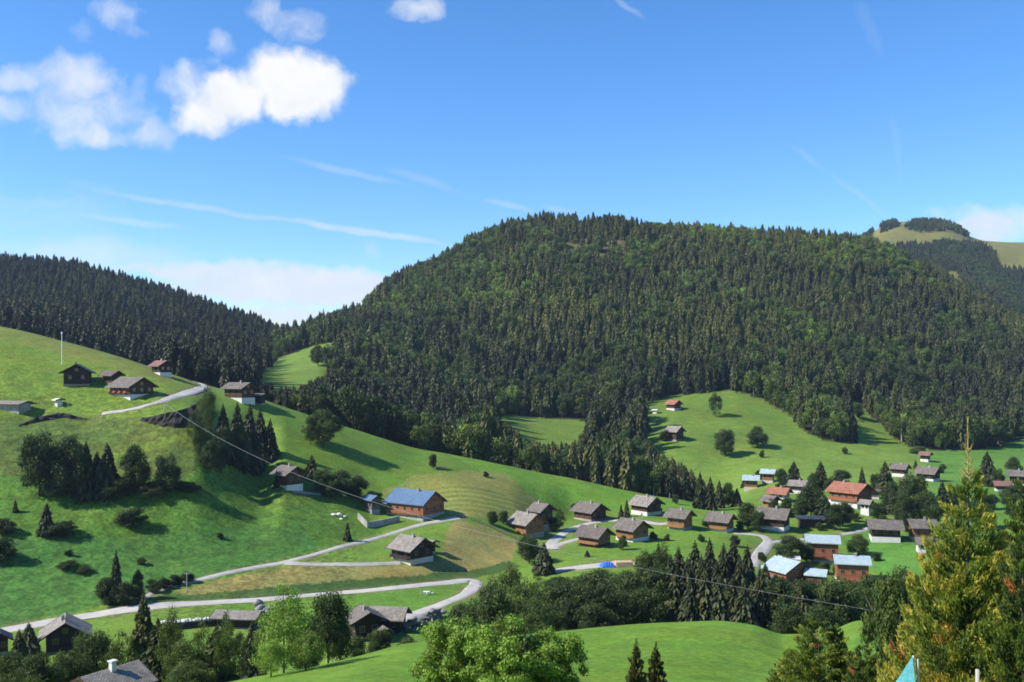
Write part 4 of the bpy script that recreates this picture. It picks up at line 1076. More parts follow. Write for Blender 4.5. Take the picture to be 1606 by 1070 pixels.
for k in range(46):
    px = 870 + 490*random.random(); Y = random.uniform(205, 285)
    g = at(px, Y); py = CY - F*g.z/Y
    if any((g.x-a)**2+(g.y-b)**2 < (r+2)**2 for a,b,r in FOOT): continue
    hgt = random.uniform(7, 16) - max(0, (Y-255)*.12)
    top = CY - F*(g.z+hgt)/Y
    if top < 905 and (px < 1000 or px > 1190): top = 905+random.random()*15
    kd = 'spruce' if (1030 < px < 1200 and random.random() < .92) else 'broad'
    tree(kd, px, top, (F/Y)*hgt*(.34 if kd == 'spruce' else .7), random.uniform(.04,.34), 'dark ' + ('spruce' if kd == 'spruce' else 'leafy tree') + ' crowded inside the ' + WOODL, Y=Y, group=('spruces' if kd == 'spruce' else 'leafy trees') + ' crowded inside the valley wood')
# -- bottom left trees
for px, top, w, Y, k, t, lb in [
  (225,928,62,140,'spruce_near',.30,'yellow green spruce in front of the road junction'),(248,968,70,135,'spruce_near',.08,'dark half of the spruce pair before the road junction'),
  (192,985,60,138,'slim',.34,'yellowish tree left of the spruce pair'),(150,985,76,150,'broad_near',.20,'leafy tree right of the black gabled chalet'),
  (110,1010,64,140,'broad_near',.16,'leafy tree below the black gabled chalet'),(60,1020,70,130,'broad_near',.12,'dark leafy tree below the black chalet, left'),
  (15,1012,60,135,'broad_near',.14,'leafy tree at the left edge below the dark chalet'),(30,985,34,190,'spruce',.10,'slim spruce between the two dark chalets at the left edge'),
  (45,975,36,205,'spruce',.12,'pointed spruce left of the black gabled chalet'),(290,1000,70,125,'broad_near',.32,'bright bush like tree right of the dark spruce'),
  (340,978,62,130,'spruce_near',.20,'brownish green spruce in the bottom left wood'),(318,970,46,150,'slim',.30,'light slim tree left of the brownish spruce'),
  (375,985,46,140,'slim',.16,'slim dark tree right of the brownish spruce'),(395,970,48,160,'spruce',.08,'dark spruce left of the pale feathery tree'),
  (445,912,84,115,'slim',.68,'tall pale feathery tree in the bottom left, taller than its neighbours'),(425,1000,60,110,'slim',.66,'pale feathery shoot left below the tall feathery tree'),
  (480,985,56,112,'slim',.58,'pale feathery tree right of the tall feathery one'),(515,922,72,150,'broad_near',.08,'tall dark dense tree left of the black barns'),
  (478,950,56,160,'broad_near',.18,'green tree behind the pale feathery trees'),(535,960,44,155,'slim',.06,'dark slim tree against the black barn'),
  (300,1030,70,108,'broad_near',.28,'light green tree at the bottom edge left of the brownish spruce'),(292,1040,60,105,'broad_near',.22,'leafy tree at the bottom edge right of the pale gabled house'),
  (595,985,40,185,'broad',.12,'bush like tree in front of the black barns'),(640,1000,48,178,'broad',.22,'green tree before the boulder wall'),
  (560,1000,40,180,'broad',.16,'small tree at the foot of the black gabled barn'),  (268,945,46,132,'slim',.34,'tall slender light tree behind the spruce pair at the bottom left'),(354,955,42,128,'slim',.30,'slender tree behind the brownish spruce at the bottom left'),
  (418,960,42,124,'slim',.48,'slender pale tree just left of the tall feathery tree'),(470,938,44,120,'slim',.50,'slender pale tree just right of the tall feathery tree'),(128,985,44,150,'slim',.26,'slender tree at the right corner of the black gabled chalet'),
  (10,1045,60,100,'broad_near',.22,'green tree in the bottom left corner'),
  (48,1056,50,100,'broad_near',.30,'green tree left of the pale gable')]:
    tree(k, px, top, w, min(1.0, t*1.25+.10), lb, Y=Y)
# -- foreground
def near_tree(kind, px, top, w, tint, label, Y, name, cat='tree', cmesh=None, tmesh=None):
    x = (px-CX)/F*Y; z = float(zxy(x, Y)); zt = (CY-top)/F*Y
    e = empty(name, (x, Y, z-.1), random.random()*6.28); wid = w*Y/F; e.scale = (wid, wid, zt-z); tag(e, label, cat)
    c = obj('crown', cmesh, e); c['tint'] = tint
    t = obj('trunk', tmesh, e); t.scale = (max(1,(zt-z)/wid*.7),)*2 + (1,)
    TREES.append((x, Y, wid)); return e
bt = trunk_mesh('trunk', M['bark'], .022, .8, 12, 4, lr=.4)
ct = trunk_mesh('trunk', M['bark'], .012, .95, 0, 2)
big1 = crown_mesh('crown', broad_crown(61, 105, 900, .0125, (.5,.5,.44), .58, shell=.45, cl=(.055,.105)), M['leaf'])
big2 = crown_mesh('crown', broad_crown(62, 95, 900, .0135, (.5,.5,.45), .57, shell=.45, cl=(.055,.11)), M['leaf'])
near_tree('b', 805, 958, 180, .95, 'sunlit yellow green leafy tree at the bottom centre, right crown', 62, 'broadleaf_tree', cmesh=big1, tmesh=bt)
near_tree('b', 712, 955, 150, .90, 'sunlit green leafy tree at the bottom centre, left crown', 66, 'broadleaf_tree', cmesh=big2, tmesh=bt)
near_tree('b', 868, 972, 120, .90, 'sunlit leafy tree leaning over the bright meadow, rightmost of the bottom trio', 64, 'broadleaf_tree', cmesh=big2, tmesh=bt)
sp = crown_mesh('crown', spruce_crown(71, 40, 16, 4, droop=-.15, full=.8, gap=.12, ragged=.4), M['needle'])
near_tree('s', 998, 998, 62, .50, 'young spruce tip rising before the bright meadow, left of the two', 52, 'spruce_tree', cmesh=sp, tmesh=ct)
near_tree('s', 1029, 1003, 66, .46, 'young spruce tip rising before the bright meadow, right of the two', 54, 'spruce_tree', cmesh=sp, tmesh=ct)

def golden(seed, nb, per, leaf, full=.8, leader=.12, gold=.3, bare=.02):
    """conifer of separate upswept sprays, each a tuft of leaflets; outer tufts golden, a few rust brown"""
    rg = np.random.default_rng(seed)
    C, A, B, T = [], [], [], []
    for k in range(nb):
        h = bare + (1-leader-bare)*(1-math.sqrt(rg.random()*.97+.0))
        rr = .5*max(0, (1-leader+.03-h)/(1-leader))**full + .012
        ph = rg.random()*6.283
        L_ = rr*(.68+.46*rg.random()**.9)
        up = .22+.35*rg.random()
        d = np.array([math.cos(ph), math.sin(ph), 0.0]); s_ = np.array([-d[1], d[0], 0.0])
        n = int(per*(.35+1.1*L_*2))
        u = rg.uniform(.25, 1.0, n)**.7
        sp = (.016+.046*L_*2)*(1.15-u*.75)
        P = d*(L_*u)[:,None] + s_*(rg.normal(size=n)*sp)[:,None]
        zz = h + (up*L_*u*u - .06*L_*u)*.6 + rg.normal(size=n)*sp*.33
        P[:,2] = np.clip(zz, 0, 1-leader*.5)
        a = d*.6 + s_*rg.normal(size=(n,1))*.55 + np.stack([np.zeros(n), np.zeros(n), .85+.5*rg.normal(size=n)], 1)
        a /= np.linalg.norm(a,axis=1)[:,None]
        b = np.cross(rg.normal(size=(n,3)), a); b /= np.linalg.norm(b,axis=1)[:,None]+1e-9
        sz = leaf*(.55+.9*rg.random(n))
        rust = .55 if rg.random() < .007 else 0.0
        C.append(P); A.append(np.stack([a[:,0]*sz, a[:,1]*sz, a[:,2]*sz*.62], 1)); B.append(np.stack([b[:,0]*sz*.28, b[:,1]*sz*.28, b[:,2]*sz*.16], 1))
        T.append(gold*(u-.7)*2.0 + rg.normal()*.13 + rg.normal(size=n)*.07 + rust)
    return np.concatenate(C), np.concatenate(A), np.concatenate(B), np.concatenate(T)
g1m = crown_mesh('crown', golden(3, 820, 190, .0118, .76, .13, .36), M['thuja'])
g2m = crown_mesh('crown', golden(8, 420, 220, .0140, .66, .05, .22), M['thuja'])
lead = trunk_mesh('trunk', M['bark'], .010, .985, 0, 1, lean=0); low_trunk = trunk_mesh('trunk', M['bark'], .016, .8, 0, 1, lean=0)
GT = near_tree('g', 1518, 650, 272, .44, 'tall golden yellow conifer with a bare spiky leader on the right', 32, 'golden_conifer', cmesh=g1m, tmesh=lead)
# the bare leader of the golden conifer: whorls of short upswept twigs, a part of its own
q = MB(); q.tube([(0,0,.8),(0,0,.9),(0,0,.999)], [.006,.0045,.002], 6)
for z, n_, l in ((.985,3,.006),(.965,3,.008),(.945,3,.012),(.915,4,.05),(.907,3,.03),(.89,3,.022),(.876,4,.048),(.86,5,.05),(.85,5,.06),(.84,5,.07)):
    for k in range(n_):
        a = k/n_*6.28 + z*40; d = Vector((math.cos(a), math.sin(a), 0))
        q.tube([d*.002+Vector((0,0,z)), d*l*.45+Vector((0,0,z+.004)), d*l*.75+Vector((0,0,z+.017))], [.0022,.0018,.0008], 4)
lm = surf('golden_twigs', (.27,.20,.06), (.36,.27,.08), 8, .8); q.build('leader', lm, GT)
near_tree('g', 1622, 700, 230, .20, 'dark green conifer behind the golden one, cut by the right edge', 36, 'golden_conifer', cmesh=g2m, tmesh=low_trunk)
near_tree('g', 1604, 790, 170, .26, 'low dark green conifer filling the right edge beside the golden one', 30, 'golden_conifer', cmesh=g2m, tmesh=low_trunk)
near_tree('g', 1284, 938, 190, .36, 'green and orange tinged conifer in the lower right, before the meadow', 38, 'golden_conifer', cmesh=g2m, tmesh=low_trunk)
near_tree('g', 1352, 985, 120, .28, 'smaller green conifer leaning against the orange tinged one', 36, 'golden_conifer', cmesh=g2m, tmesh=low_trunk)
near_tree('g', 1225, 1020, 90, .34, 'short green conifer left of the orange tinged one', 40, 'golden_conifer', cmesh=g2m, tmesh=low_trunk)
near_tree('s', 1398, 890, 100, .40, 'olive leafy tree between the orange tinged conifer and the golden one', 58, 'broadleaf_tree', cmesh=PROTO['broad_near'][0][0], tmesh=bt)
near_tree('s', 1428, 945, 74, .46, 'thin olive conifer close at the left flank of the golden one', 48, 'spruce_tree', cmesh=PROTO['spruce_near'][0][1], tmesh=ct)
# pale cut trunk, teal sail, blue covers in the lower right garden
def P3(px, py, Y): return Vector(((px-CX)/F*Y, Y, (CY-py)/F*Y))
b = P3(1532, 1100, 24); gz = float(zxy(b.x, b.y)); tz = (CY-1050)/F*24
q = MB(); q.tube([(0,0,-.3),(0,0,(tz-gz)*.5),(.02,0,tz-gz)], [.06,.055,.05], 10); o = q.build('garden_post', M['polewood'], smooth=True); o.location = (b.x, b.y, gz); tag(o, 'pale round timber post in front of the golden conifer', 'post')
Yb = 30
pt = P3(1431, 1030, Yb); gz = float(zxy(pt.x, Yb)); e = empty('shade_sail', (pt.x, Yb, gz)); tag(e, 'teal fabric sail stretched up to a pale post left of the golden conifer', 'shade sail')
hS = pt.z-gz; V, Fc = [], []
nS = 8
A_ = Vector((0,0,hS)); B_ = Vector((-.5,.35,hS-1.1)); C_ = Vector((.10,-.25,hS-1.7))
idx = {}
for i in range(nS+1):
    for j in range(nS+1-i):
        u, v = i/nS, j/nS; p_ = A_*(1-u-v)+B_*u+C_*v; sag = u*v*(1-u-v)*2.2
        idx[i,j] = len(V); V.append(p_ + Vector((.05*sag, -.25*sag, -.5*sag)))
nv = len(V); V += [v + Vector((.004,.012,.006)) for v in V]
for i in range(nS):
    for j in range(nS-i):
        a_, b_, c_ = idx[i,j], idx[i+1,j], idx[i,j+1]; Fc.append((a_,b_,c_)); Fc.append((a_+nv,c_+nv,b_+nv))
        if j < nS-i-1:
            d_ = idx[i+1,j+1]; Fc.append((b_,d_,c_)); Fc.append((b_+nv,c_+nv,d_+nv))
obj('sail', mesh_np('sail', V, Fc, [M['teal']], None, True), e)
for dx, mt in ((0.04,'whitepl'),(.19,'steel')):
    q = MB(); q.tube([(dx,.03,-.3),(dx,.03,hS*.5),(dx,.03,hS-.1*(dx>.1)+.02)], [.028]*3, 8); q.build('post', M[mt], e)
def cover(px, py, Y, w, h, mat, label, seed):
    o = blobby('garden_cover', (803,1000), w, w*.7, h, mat, label, 'cover', seed)
    x = (px-CX)/F*Y; gz = float(zxy(x, Y)); zt = (CY-py)/F*Y
    o.location = (x, Y, gz); o.scale = (1, 1, (zt-gz)/h)
cover(1378, 1060, 29, .55, 1.0, M['navy'], 'dark blue cover over a garden thing left of the teal sail', 5)
cover(1604, 1052, 27, .55, 1.0, M['bluetarp'], 'blue cover showing in the bottom right corner', 6)

# ------------------------------------------------------------------ hillside forest
def merged(name, cdata, mat, r, top, tmat):
    C, A, B, T = cdata
    V, Fq = diamonds(C, A, B)
    q = MB(); q.tube([(0,0,-.05),(0,0,.4),(0,0,top)], [r*1.2, r*.8, r*.2], 5)
    nv = len(V); tv = np.array([tuple(v) for v in q.v]); 
    faces = [list(f) for f in Fq] + [[i+nv for i in f] for f in q.f]
    fm = [0]*len(Fq) + [1]*len(q.f)
    return mesh_np(name, np.concatenate([V, tv]), faces, [mat, tmat], fm, False, {'ltint': ('FLOAT','FACE', np.concatenate([T, np.zeros(len(q.f))]))})
FV = [merged('spruce_tree', spruce_crown(s, 28, 17, 1, droop=.5, gap=.10, ragged=.42, full=.50), M['needle'], .025, .9, M['bark']) for s in (101,102,103)]
FV += [merged('spruce_tree', spruce_crown(104, 22, 13, 1, droop=.3, gap=.22, ragged=.45, bare=.25, full=.6), M['needle'], .022, .95, M['palebark'])]
FV += [merged('broadleaf_tree', broad_crown(s, 18, 70, .036, (.5,.5,.46), .55, shell=.6), M['leaf'], .03, .6, M['bark']) for s in (111,112)]
FV += [merged('broadleaf_tree', broad_crown(113, 18, 50, .034, (.5,.5,.46), .55, shell=.5), M['leaf'], .022, .9, M['palebark'])]

def scatter(x0, x1, y0, y1, s, hmin, hmax, keep, seed):
    rg = np.random.default_rng(seed)
    gx, gy = np.meshgrid(np.arange(x0, x1, s), np.arange(y0, y1, s))
    x = gx.ravel() + rg.uniform(-.48,.48,gx.size)*s; y = gy.ravel() + rg.uniform(-.48,.48,gx.size)*s
    px = CX + F*x/y; ok = (px > -140) & (px < 1740); x, y, px = x[ok], y[ok], px[ok]
    z = zgrid(px, y); py = CY - F*z/y
    hgt = (hmin + (hmax-hmin)*rg.random(len(x))**1.3)*(1+.18*fbm(x/60, y/60, 77, 2))
    ok = keep(px, py, x, y)
    # trees in front of the open meadows stay lower than the view onto them
    lim = np.full(len(x), -1e9)
    def cap(m_, xs, ys): lim[m_] = np.interp(px[m_], xs, ys) + rg.uniform(-2, 8, int(m_.sum()))
    cap((y < 655) & (px > 985) & (px < 1175), [985,1004,1012,1030,1045,1080,1110,1150,1175], [590,625,672,700,708,732,758,780,792])
    cap((y < 655) & (px > 772) & (px < 930), [772,800,830,860,900,930], [650,664,684,690,688,662])
    cap((y < 750) & (px > 403) & (px < 552), [403,440,470,500,535,552], [594,606,602,590,568,546])
    hl = z + (lim - CY)*y/F*-1 if False else (CY - lim)/F*y - z
    hgt = np.minimum(hgt, hl); ok &= hgt > 7.5
    i = np.clip(np.searchsorted(pxs, px)-1, 0, len(pxs)-1); j = np.clip(np.searchsorted(Ys, y)-1, 0, len(Ys)-1)
    ok &= (CY - F*(z+hgt)/y) < RUNMIN[j, i] + 1
    return x[ok], y[ok], z[ok], hgt[ok]
def keep_hill(px, py, x, y):
    k = (y > 640) | ((y > 452 + np.clip((px-430)/700,0,1)*8) & (px > 432) & (px < 1150)) | ((y > 480) & (px < 432) & (px > 250))
    for c in FOREST_CLEAR: k &= ~(inpoly(px, py, c) & (y < 1050))
    k &= ~((px > 1165) & (y < 640))
    k &= ~((px < 560) & (px > 380) & (y < 660) & (y > 560) & (fbm(x/30, y/30, 5, 2) > .1))
    k &= ~(inpoly(px, py, [(860,385),(930,372),(1010,380),(1000,410),(930,418),(880,405)]) & (y < 1320) & (fbm(x/9, y/9, 44, 2) > -.12))
    return k & (fbm(x/26, y/26, 91, 3) > -.62)
def keep_far(px, py, x, y):
    k = ~inpoly(px, py, BALD)
    for c in ([(1480,425),(1500,425),(1512,448),(1498,455)], [(1560,398),(1640,385),(1640,425),(1570,425)]): k &= ~inpoly(px, py, c)
    clump = inpoly(px, py, [(1378,350),(1400,344),(1412,356),(1382,366)]) | inpoly(px, py, [(1416,358),(1440,345),(1500,348),(1524,368),(1515,372),(1490,362),(1440,366)])
    return (k | clump) & (px > 1340)
parts = [scatter(-900, 800, 455, 700, 6.6, 15, 31, keep_hill, 1), scatter(-1100, 1100, 700, 1480, 7.6, 13, 30, keep_hill, 2), scatter(700, 1700, 1500, 2600, 9.0, 16, 24, keep_far, 3)]
X = np.concatenate([p[0] for p in parts]); Yv = np.concatenate([p[1] for p in parts]); Zv = np.concatenate([p[2] for p in parts]); Hv = np.concatenate([p[3] for p in parts])
n = len(X); rg = np.random.default_rng(5)
pxv = CX + F*X/Yv
dec = fbm(X/70, Yv/70, 71, 3)                         # leafy patches among the spruces
isdec = (rg.random(n) < np.clip(.16 + dec*1.5 + .16 + .12*(Yv < 640), .02, .8)) & (pxv > 420)
var = np.where(isdec, rg.choice([4,5,6], n, p=[.42,.42,.16]), rg.choice([0,1,2,3], n, p=[.3,.3,.3,.1]))
tint = np.where(isdec, .40, .28) + .38*fbm(X/120, Yv/120, 81, 3) + rg.normal(size=n)*.12
tint = np.where((pxv < 430) | (Yv > 1500), tint-.14, tint)
tint = tint + np.where((pxv > 430) & (Yv < 1500), .10*np.clip((Yv-880)/250, -1, 1), 0)
tint = np.clip(tint, .0, .8)
wid = np.where(isdec, Hv*rg.uniform(.48,.72,n), Hv*rg.uniform(.32,.48,n))
Hv = np.where(isdec, Hv*.82, Hv)
shr = np.where((pxv < 440) & (Yv > 850), .66, np.where(Yv > 1150, .7, 1.0)); Hv = Hv*shr; wid = wid*np.sqrt(shr)
order = np.argsort(Yv/Hv)
def forest_single(k, nm, label, group):
    o = obj(nm, FV[var[k]]); o.location = (X[k], Yv[k], Zv[k]-.2); o.scale = (wid[k], wid[k], Hv[k]); o.rotation_euler = (0,0,rg.random()*6.28); o['tint'] = float(tint[k])
    tag(o, label, 'tree', group); return o
cnt = {'s':0,'b':0}; rest = []; SRC = {}
for k in order:
    t_ = 'b' if isdec[k] else 's'
    lim = 215 if t_ == 's' else 120
    if cnt[t_] < lim:
        cnt[t_] += 1
        where = 'at the foot of the forest on the big hill' if Yv[k] > 640 else 'in the ravine wood behind the green spur'
        o = forest_single(k, 'spruce_tree' if t_ == 's' else 'broadleaf_tree', ('tall olive spruce ' if t_ == 's' else 'leafy tree ') + where, ('spruces ' if t_ == 's' else 'leafy trees ') + where)
        SRC.setdefault(int(var[k]), o)
    else: rest.append(k)
for v in range(len(FV)):
    if v not in SRC:
        k = [q_ for q_ in rest if var[q_] == v][0]; rest.remove(k)
        SRC[v] = forest_single(k, 'broadleaf_tree' if v > 3 else 'spruce_tree', ('tall olive spruce ' if v < 4 else 'leafy tree ') + 'standing singly in the forest on the big hill', None)
rest = np.array(rest)
print('FOREST trees', n, 'single', cnt, 'stuff', len(rest))
fm_ = mesh_np('forest', np.stack([X[rest], Yv[rest], Zv[rest]-.3], 1), np.zeros((0,3), dtype=np.int32), [], None, False, {
    'tint': ('FLOAT','POINT', tint[rest]), 'wid': ('FLOAT','POINT', wid[rest]), 'hgt': ('FLOAT','POINT', Hv[rest]), 'rot': ('FLOAT','POINT', rg.random(len(rest))*6.28), 'var': ('INT','POINT', var[rest])})
fo = obj('forest', fm_); tag(fo, 'dense dark spruce forest covering the hillsides', 'forest', kind='stuff')
ng = bpy.data.node_groups.new('forest_scatter', 'GeometryNodeTree')
ng.interface.new_socket('Geometry', in_out='INPUT', socket_type='NodeSocketGeometry'); ng.interface.new_socket('Geometry', in_out='OUTPUT', socket_type='NodeSocketGeometry')
gi = ng.nodes.new('NodeGroupInput'); go = ng.nodes.new('NodeGroupOutput')
jn = ng.nodes.new('GeometryNodeJoinGeometry')
for v in range(len(FV)-1, -1, -1):
    oi = ng.nodes.new('GeometryNodeObjectInfo'); oi.transform_space = 'ORIGINAL'; oi.inputs['Object'].default_value = SRC[v]; oi.inputs['As Instance'].default_value = True
    gti = ng.nodes.new('GeometryNodeGeometryToInstance'); ng.links.new(oi.outputs['Geometry'], gti.inputs[0]); ng.links.new(gti.outputs[0], jn.inputs[0])
def nattr(nm, ty):
    a = ng.nodes.new('GeometryNodeInputNamedAttribute'); a.data_type = ty; a.inputs[0].default_value = nm; return a.outputs[0]
iop = ng.nodes.new('GeometryNodeInstanceOnPoints'); iop.inputs['Pick Instance'].default_value = True
ng.links.new(gi.outputs[0], iop.inputs['Points']); ng.links.new(jn.outputs[0], iop.inputs['Instance']); ng.links.new(nattr('var','INT'), iop.inputs['Instance Index'])
cs = ng.nodes.new('ShaderNodeCombineXYZ'); w_ = nattr('wid','FLOAT'); ng.links.new(w_, cs.inputs[0]); ng.links.new(w_, cs.inputs[1]); ng.links.new(nattr('hgt','FLOAT'), cs.inputs[2]); ng.links.new(cs.outputs[0], iop.inputs['Scale'])
cr = ng.nodes.new('ShaderNodeCombineXYZ'); ng.links.new(nattr('rot','FLOAT'), cr.inputs[2]); ng.links.new(cr.outputs[0], iop.inputs['Rotation'])
ng.links.new(iop.outputs[0], go.inputs[0])
fo.modifiers.new('scatter', 'NODES').node_group = ng

# ------------------------------------------------------------------ haze: the valley air
zmin = float(Z.min())-1
q = MB(); q.box(-6200, 6200, -60, 4900, zmin, 420)
mh, nt, out = nmat('valley_air')
vol = N(nt, 'ShaderNodeVolumePrincipled'); vol.inputs['Color'].default_value = (.55,.72,.95,1); vol.inputs['Density'].default_value = 0.00005; vol.inputs['Anisotropy'].default_value = 0.2
nt.links.new(vol.outputs[0], out.inputs['Volume'])
hz = q.build('haze', mh); tag(hz, kind='stuff')

# ------------------------------------------------------------------ light and sky
SUN_AZ = Vector((-1.0, -0.26, 0)).normalized(); EL = R(40)
sd = Vector((SUN_AZ.x*math.cos(EL), SUN_AZ.y*math.cos(EL), math.sin(EL)))
sl = bpy.data.lights.new('sun', 'SUN'); sl.energy = 5.0; sl.angle = R(0.53); sl.color = (1.0,.955,.88)
so = bpy.data.objects.new('sun', sl); link(so); so.rotation_euler = sd.to_track_quat('Z','Y').to_euler()
w = bpy.data.worlds.new('World'); S.world = w; w.use_nodes = True
nt = w.node_tree
for n_ in list(nt.nodes): nt.nodes.remove(n_)
out = N(nt, 'ShaderNodeOutputWorld')
sky = N(nt, 'ShaderNodeTexSky', sky_type='NISHITA'); sky.sun_disc = False; sky.sun_elevation = EL
sky.sun_rotation = math.atan2(sd.x, sd.y); sky.altitude = 1200; sky.air_density = 1.0; sky.dust_density = 0.0; sky.ozone_density = 3.0
hsv = N(nt, 'ShaderNodeHueSaturation'); hsv.inputs['Saturation'].default_value = 1.24; hsv.inputs['Value'].default_value = 1.0; nt.links.new(sky.outputs[0], hsv.inputs['Color'])
bg = N(nt, 'ShaderNodeBackground'); bg.inputs['Strength'].default_value = 0.135; nt.links.new(mixc(nt, 1.0, hsv.outputs[0], (.88,.94,1.03), 'MULTIPLY'), bg.inputs['Color'])
# clouds: banks of cumulus and thin trails fixed in the sky by bearing and elevation
tc = N(nt, 'ShaderNodeTexCoord'); sx = N(nt, 'ShaderNodeSeparateXYZ'); nt.links.new(tc.outputs['Generated'], sx.inputs[0])
yy = math_(nt, 'MAXIMUM', sx.outputs['Y'], 0.02)
U0 = math_(nt, 'MULTIPLY_ADD', math_(nt, 'DIVIDE', sx.outputs['X'], yy), F, CX)
V0 = math_(nt, 'SUBTRACT', CY, math_(nt, 'MULTIPLY', math_(nt, 'DIVIDE', sx.outputs['Z'], yy), F))
uw = N(nt, 'ShaderNodeCombineXYZ'); nt.links.new(math_(nt, 'DIVIDE', U0, 100.0), uw.inputs[0]); nt.links.new(math_(nt, 'DIVIDE', V0, 100.0), uw.inputs[1])
wn = N(nt, 'ShaderNodeTexNoise'); wn.inputs['Scale'].default_value = 1.9; wn.inputs['Detail'].default_value = 6; wn.inputs['Roughness'].default_value = .52; nt.links.new(uw.outputs[0], wn.inputs['Vector'])
ws = N(nt, 'ShaderNodeSeparateColor'); nt.links.new(wn.outputs['Color'], ws.inputs[0])
U = math_(nt, 'ADD', U0, math_(nt, 'MULTIPLY', math_(nt, 'SUBTRACT', ws.outputs[0], .5), 70.0))
Vv = math_(nt, 'ADD', V0, math_(nt, 'MULTIPLY', math_(nt, 'SUBTRACT', ws.outputs[1], .5), 52.0))
uv = N(nt, 'ShaderNodeCombineXYZ'); nt.links.new(math_(nt, 'DIVIDE', U, 100.0), uv.inputs[0]); nt.links.new(math_(nt, 'DIVIDE', Vv, 100.0), uv.inputs[1])
nz = noise(nt, uv.outputs[0], 1.25, 9, 0.6, 0.3)
nz2 = noise(nt, uv.outputs[0], 0.9, 6, 0.6, 0.8)
U1 = math_(nt, 'ADD', U0, math_(nt, 'MULTIPLY', math_(nt, 'SUBTRACT', ws.outputs[0], .5), 30.0)); V1 = math_(nt, 'ADD', V0, math_(nt, 'MULTIPLY', math_(nt, 'SUBTRACT', ws.outputs[1], .5), 14.0))
def blob(cx, cy, rx, ry, wt, ang=0):
    du = math_(nt, 'SUBTRACT', U1 if ang else U, cx); dv = math_(nt, 'SUBTRACT', V1 if ang else Vv, cy)
    if ang:
        c_, s_ = math.cos(R(ang)), math.sin(R(ang))
        du, dv = (math_(nt, 'ADD', math_(nt, 'MULTIPLY', du, c_), math_(nt, 'MULTIPLY', dv, s_)), math_(nt, 'SUBTRACT', math_(nt, 'MULTIPLY', dv, c_), math_(nt, 'MULTIPLY', du, s_)))
    a = math_(nt, 'POWER', math_(nt, 'ABSOLUTE', math_(nt, 'DIVIDE', du, rx)), 2); b = math_(nt, 'POWER', math_(nt, 'ABSOLUTE', math_(nt, 'DIVIDE', dv, ry)), 2)
    f = math_(nt, 'SUBTRACT', 1.0, math_(nt, 'ADD', a, b))
    f = math_(nt, 'MAXIMUM', f, -1.2)
    return math_(nt, 'MINIMUM', f, math_(nt, 'MULTIPLY', f, wt))
def bank(blobs, lo, hi, amt, nn):
    f = None
    for b in blobs:
        g = blob(*b); f = g if f is None else math_(nt, 'SMOOTH_MAX', f, g, 0.25)
    f = math_(nt, 'ADD', f, math_(nt, 'MULTIPLY', math_(nt, 'SUBTRACT', nn, 0.5), amt))
    return mapr(nt, f, lo, hi, 0, 1, True)
thick = bank([(492,132,66,58,1.15),(432,124,70,56,1.1),(365,152,66,50,1.05),(318,182,56,36,.9),(300,135,36,44,.42),(455,160,60,30,1.0)], -.12, .80, 1.25, nz)
left = bank([(180,172,66,40,.36),(80,158,80,30,.45),(112,122,76,48,.95),(45,128,80,30,.7),(130,185,100,48,.62),(150,214,80,24,.75),(5,170,60,22,.6),(240,212,42,32,.55),(215,145,22,26,.4),(260,125,18,18,.35),(345,72,20,24,.42),(335,102,16,12,.3),(180,20,42,28,.55),(205,45,26,16,.3),(130,52,22,16,.22),(420,20,34,28,.42),(470,42,44,30,.46),(655,12,48,18,.5),(1540,352,60,30,.9),(1500,335,50,16,.4),(1595,345,40,26,.5),(1575,368,46,14,.5),(582,394,16,18,.45)], -.12, 1.15, 1.7, nz)
left = math_(nt, 'MULTIPLY', left, .93)
uvs = N(nt, 'ShaderNodeCombineXYZ'); nt.links.new(math_(nt, 'DIVIDE', U, 420.0), uvs.inputs[0]); nt.links.new(math_(nt, 'DIVIDE', Vv, 60.0), uvs.inputs[1])
nzs = noise(nt, uvs.outputs[0], 1.2, 6, 0.6, 0.3)
low = bank([(450,452,250,36,1.0),(330,425,200,22,.6),(560,468,120,20,.9),(440,500,120,22,.7),(150,400,220,40,.22),(60,330,140,50,.12)], -.05, .75, .9, nzs)
def trail(x1, y1, x2, y2, wd, wt):
    ang = math.degrees(math.atan2(y2-y1, x2-x1)); l = math.hypot(x2-x1, y2-y1)/2
    return bank([((x1+x2)/2, (y1+y2)/2, l*1.2, wd*1.0, 1.0, ang)], -.1, 1.3, .8, nz2), wt*1.15
dens = thick
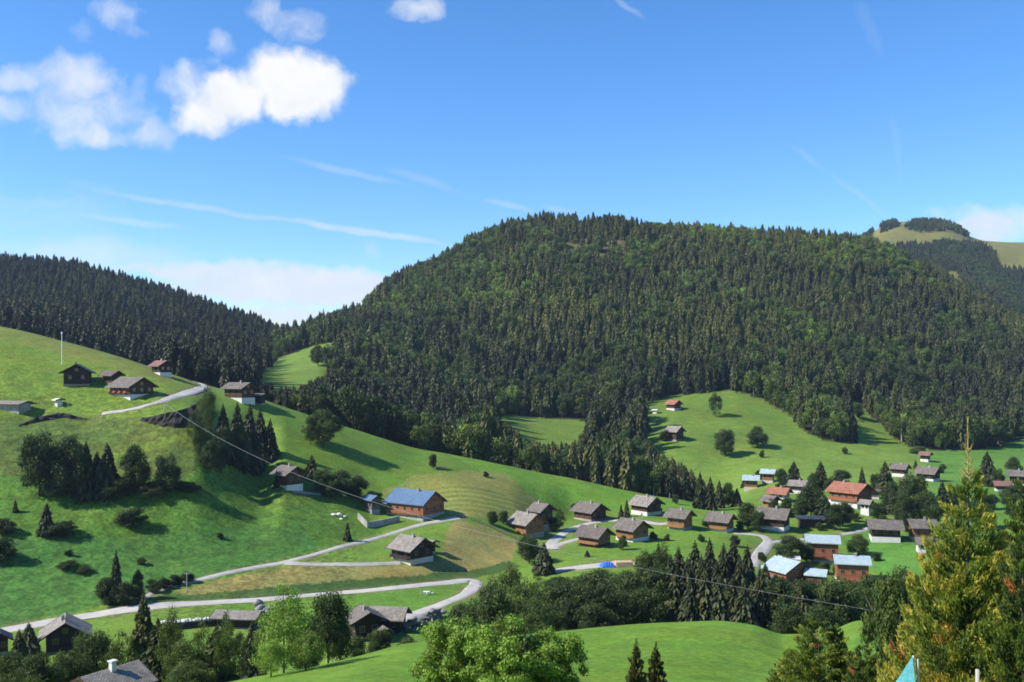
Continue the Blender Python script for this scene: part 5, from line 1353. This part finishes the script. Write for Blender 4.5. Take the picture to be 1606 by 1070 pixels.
for d_, k_ in [(left,1),(low,.92)] + [trail(170,303,480,352,7,.28), trail(430,342,730,388,7,.48), trail(130,338,300,358,7,.22), trail(440,246,640,290,7,.18), trail(600,262,720,300,8,.12), trail(760,314,840,332,7,.20), trail(850,320,910,336,6,.14), trail(1235,228,1290,262,7,.12), trail(1290,262,1400,345,7,.10), trail(960,-8,1012,28,6,.22), trail(1345,0,1385,90,14,.05), trail(1400,180,1412,290,10,.05)]:
    if k_ != 1: d_ = math_(nt, 'MULTIPLY', d_, k_)
    dens = math_(nt, 'SUBTRACT', math_(nt, 'ADD', dens, d_), math_(nt, 'MULTIPLY', dens, d_))     # screen
front = mapr(nt, sx.outputs['Y'], 0.02, 0.1, 0, 1)
dens = math_(nt, 'MULTIPLY', dens, front)
bgc = N(nt, 'ShaderNodeBackground')
shade = mapr(nt, math_(nt, 'ADD', nz2, math_(nt, 'MULTIPLY', thick, .25)), .35, .75, 0, 1)
nt.links.new(mixc(nt, shade, (.80,.86,.95), (1.0,1.0,1.0)), bgc.inputs['Color']); bgc.inputs['Strength'].default_value = 0.63
mxs = N(nt, 'ShaderNodeMixShader'); nt.links.new(dens, mxs.inputs[0]); nt.links.new(bg.outputs[0], mxs.inputs[1]); nt.links.new(bgc.outputs[0], mxs.inputs[2])
nt.links.new(mxs.outputs[0], out.inputs[0])

# ------------------------------------------------------------------ camera and render settings
cam = bpy.data.cameras.new('camera'); co = bpy.data.objects.new('camera', cam); link(co)
cam.sensor_width = 36; cam.lens = F/1606*36; cam.shift_y = (CY-535)/1606; cam.clip_start = 0.5; cam.clip_end = 20000
co.rotation_euler = (R(90), 0, 0); S.camera = co
S.view_settings.view_transform = 'Standard'; S.view_settings.look = 'None'; S.view_settings.exposure = 0.68; S.view_settings.gamma = 1.0; S.view_settings.use_curve_mapping = False
S.render.engine = 'CYCLES'
cy = S.cycles
cy.max_bounces = 5; cy.diffuse_bounces = 3; cy.glossy_bounces = 2; cy.transmission_bounces = 3; cy.volume_bounces = 0; cy.transparent_max_bounces = 6
cy.use_denoising = True; cy.use_adaptive_sampling = True; cy.adaptive_threshold = 0.02
cy.filter_width = 1.7
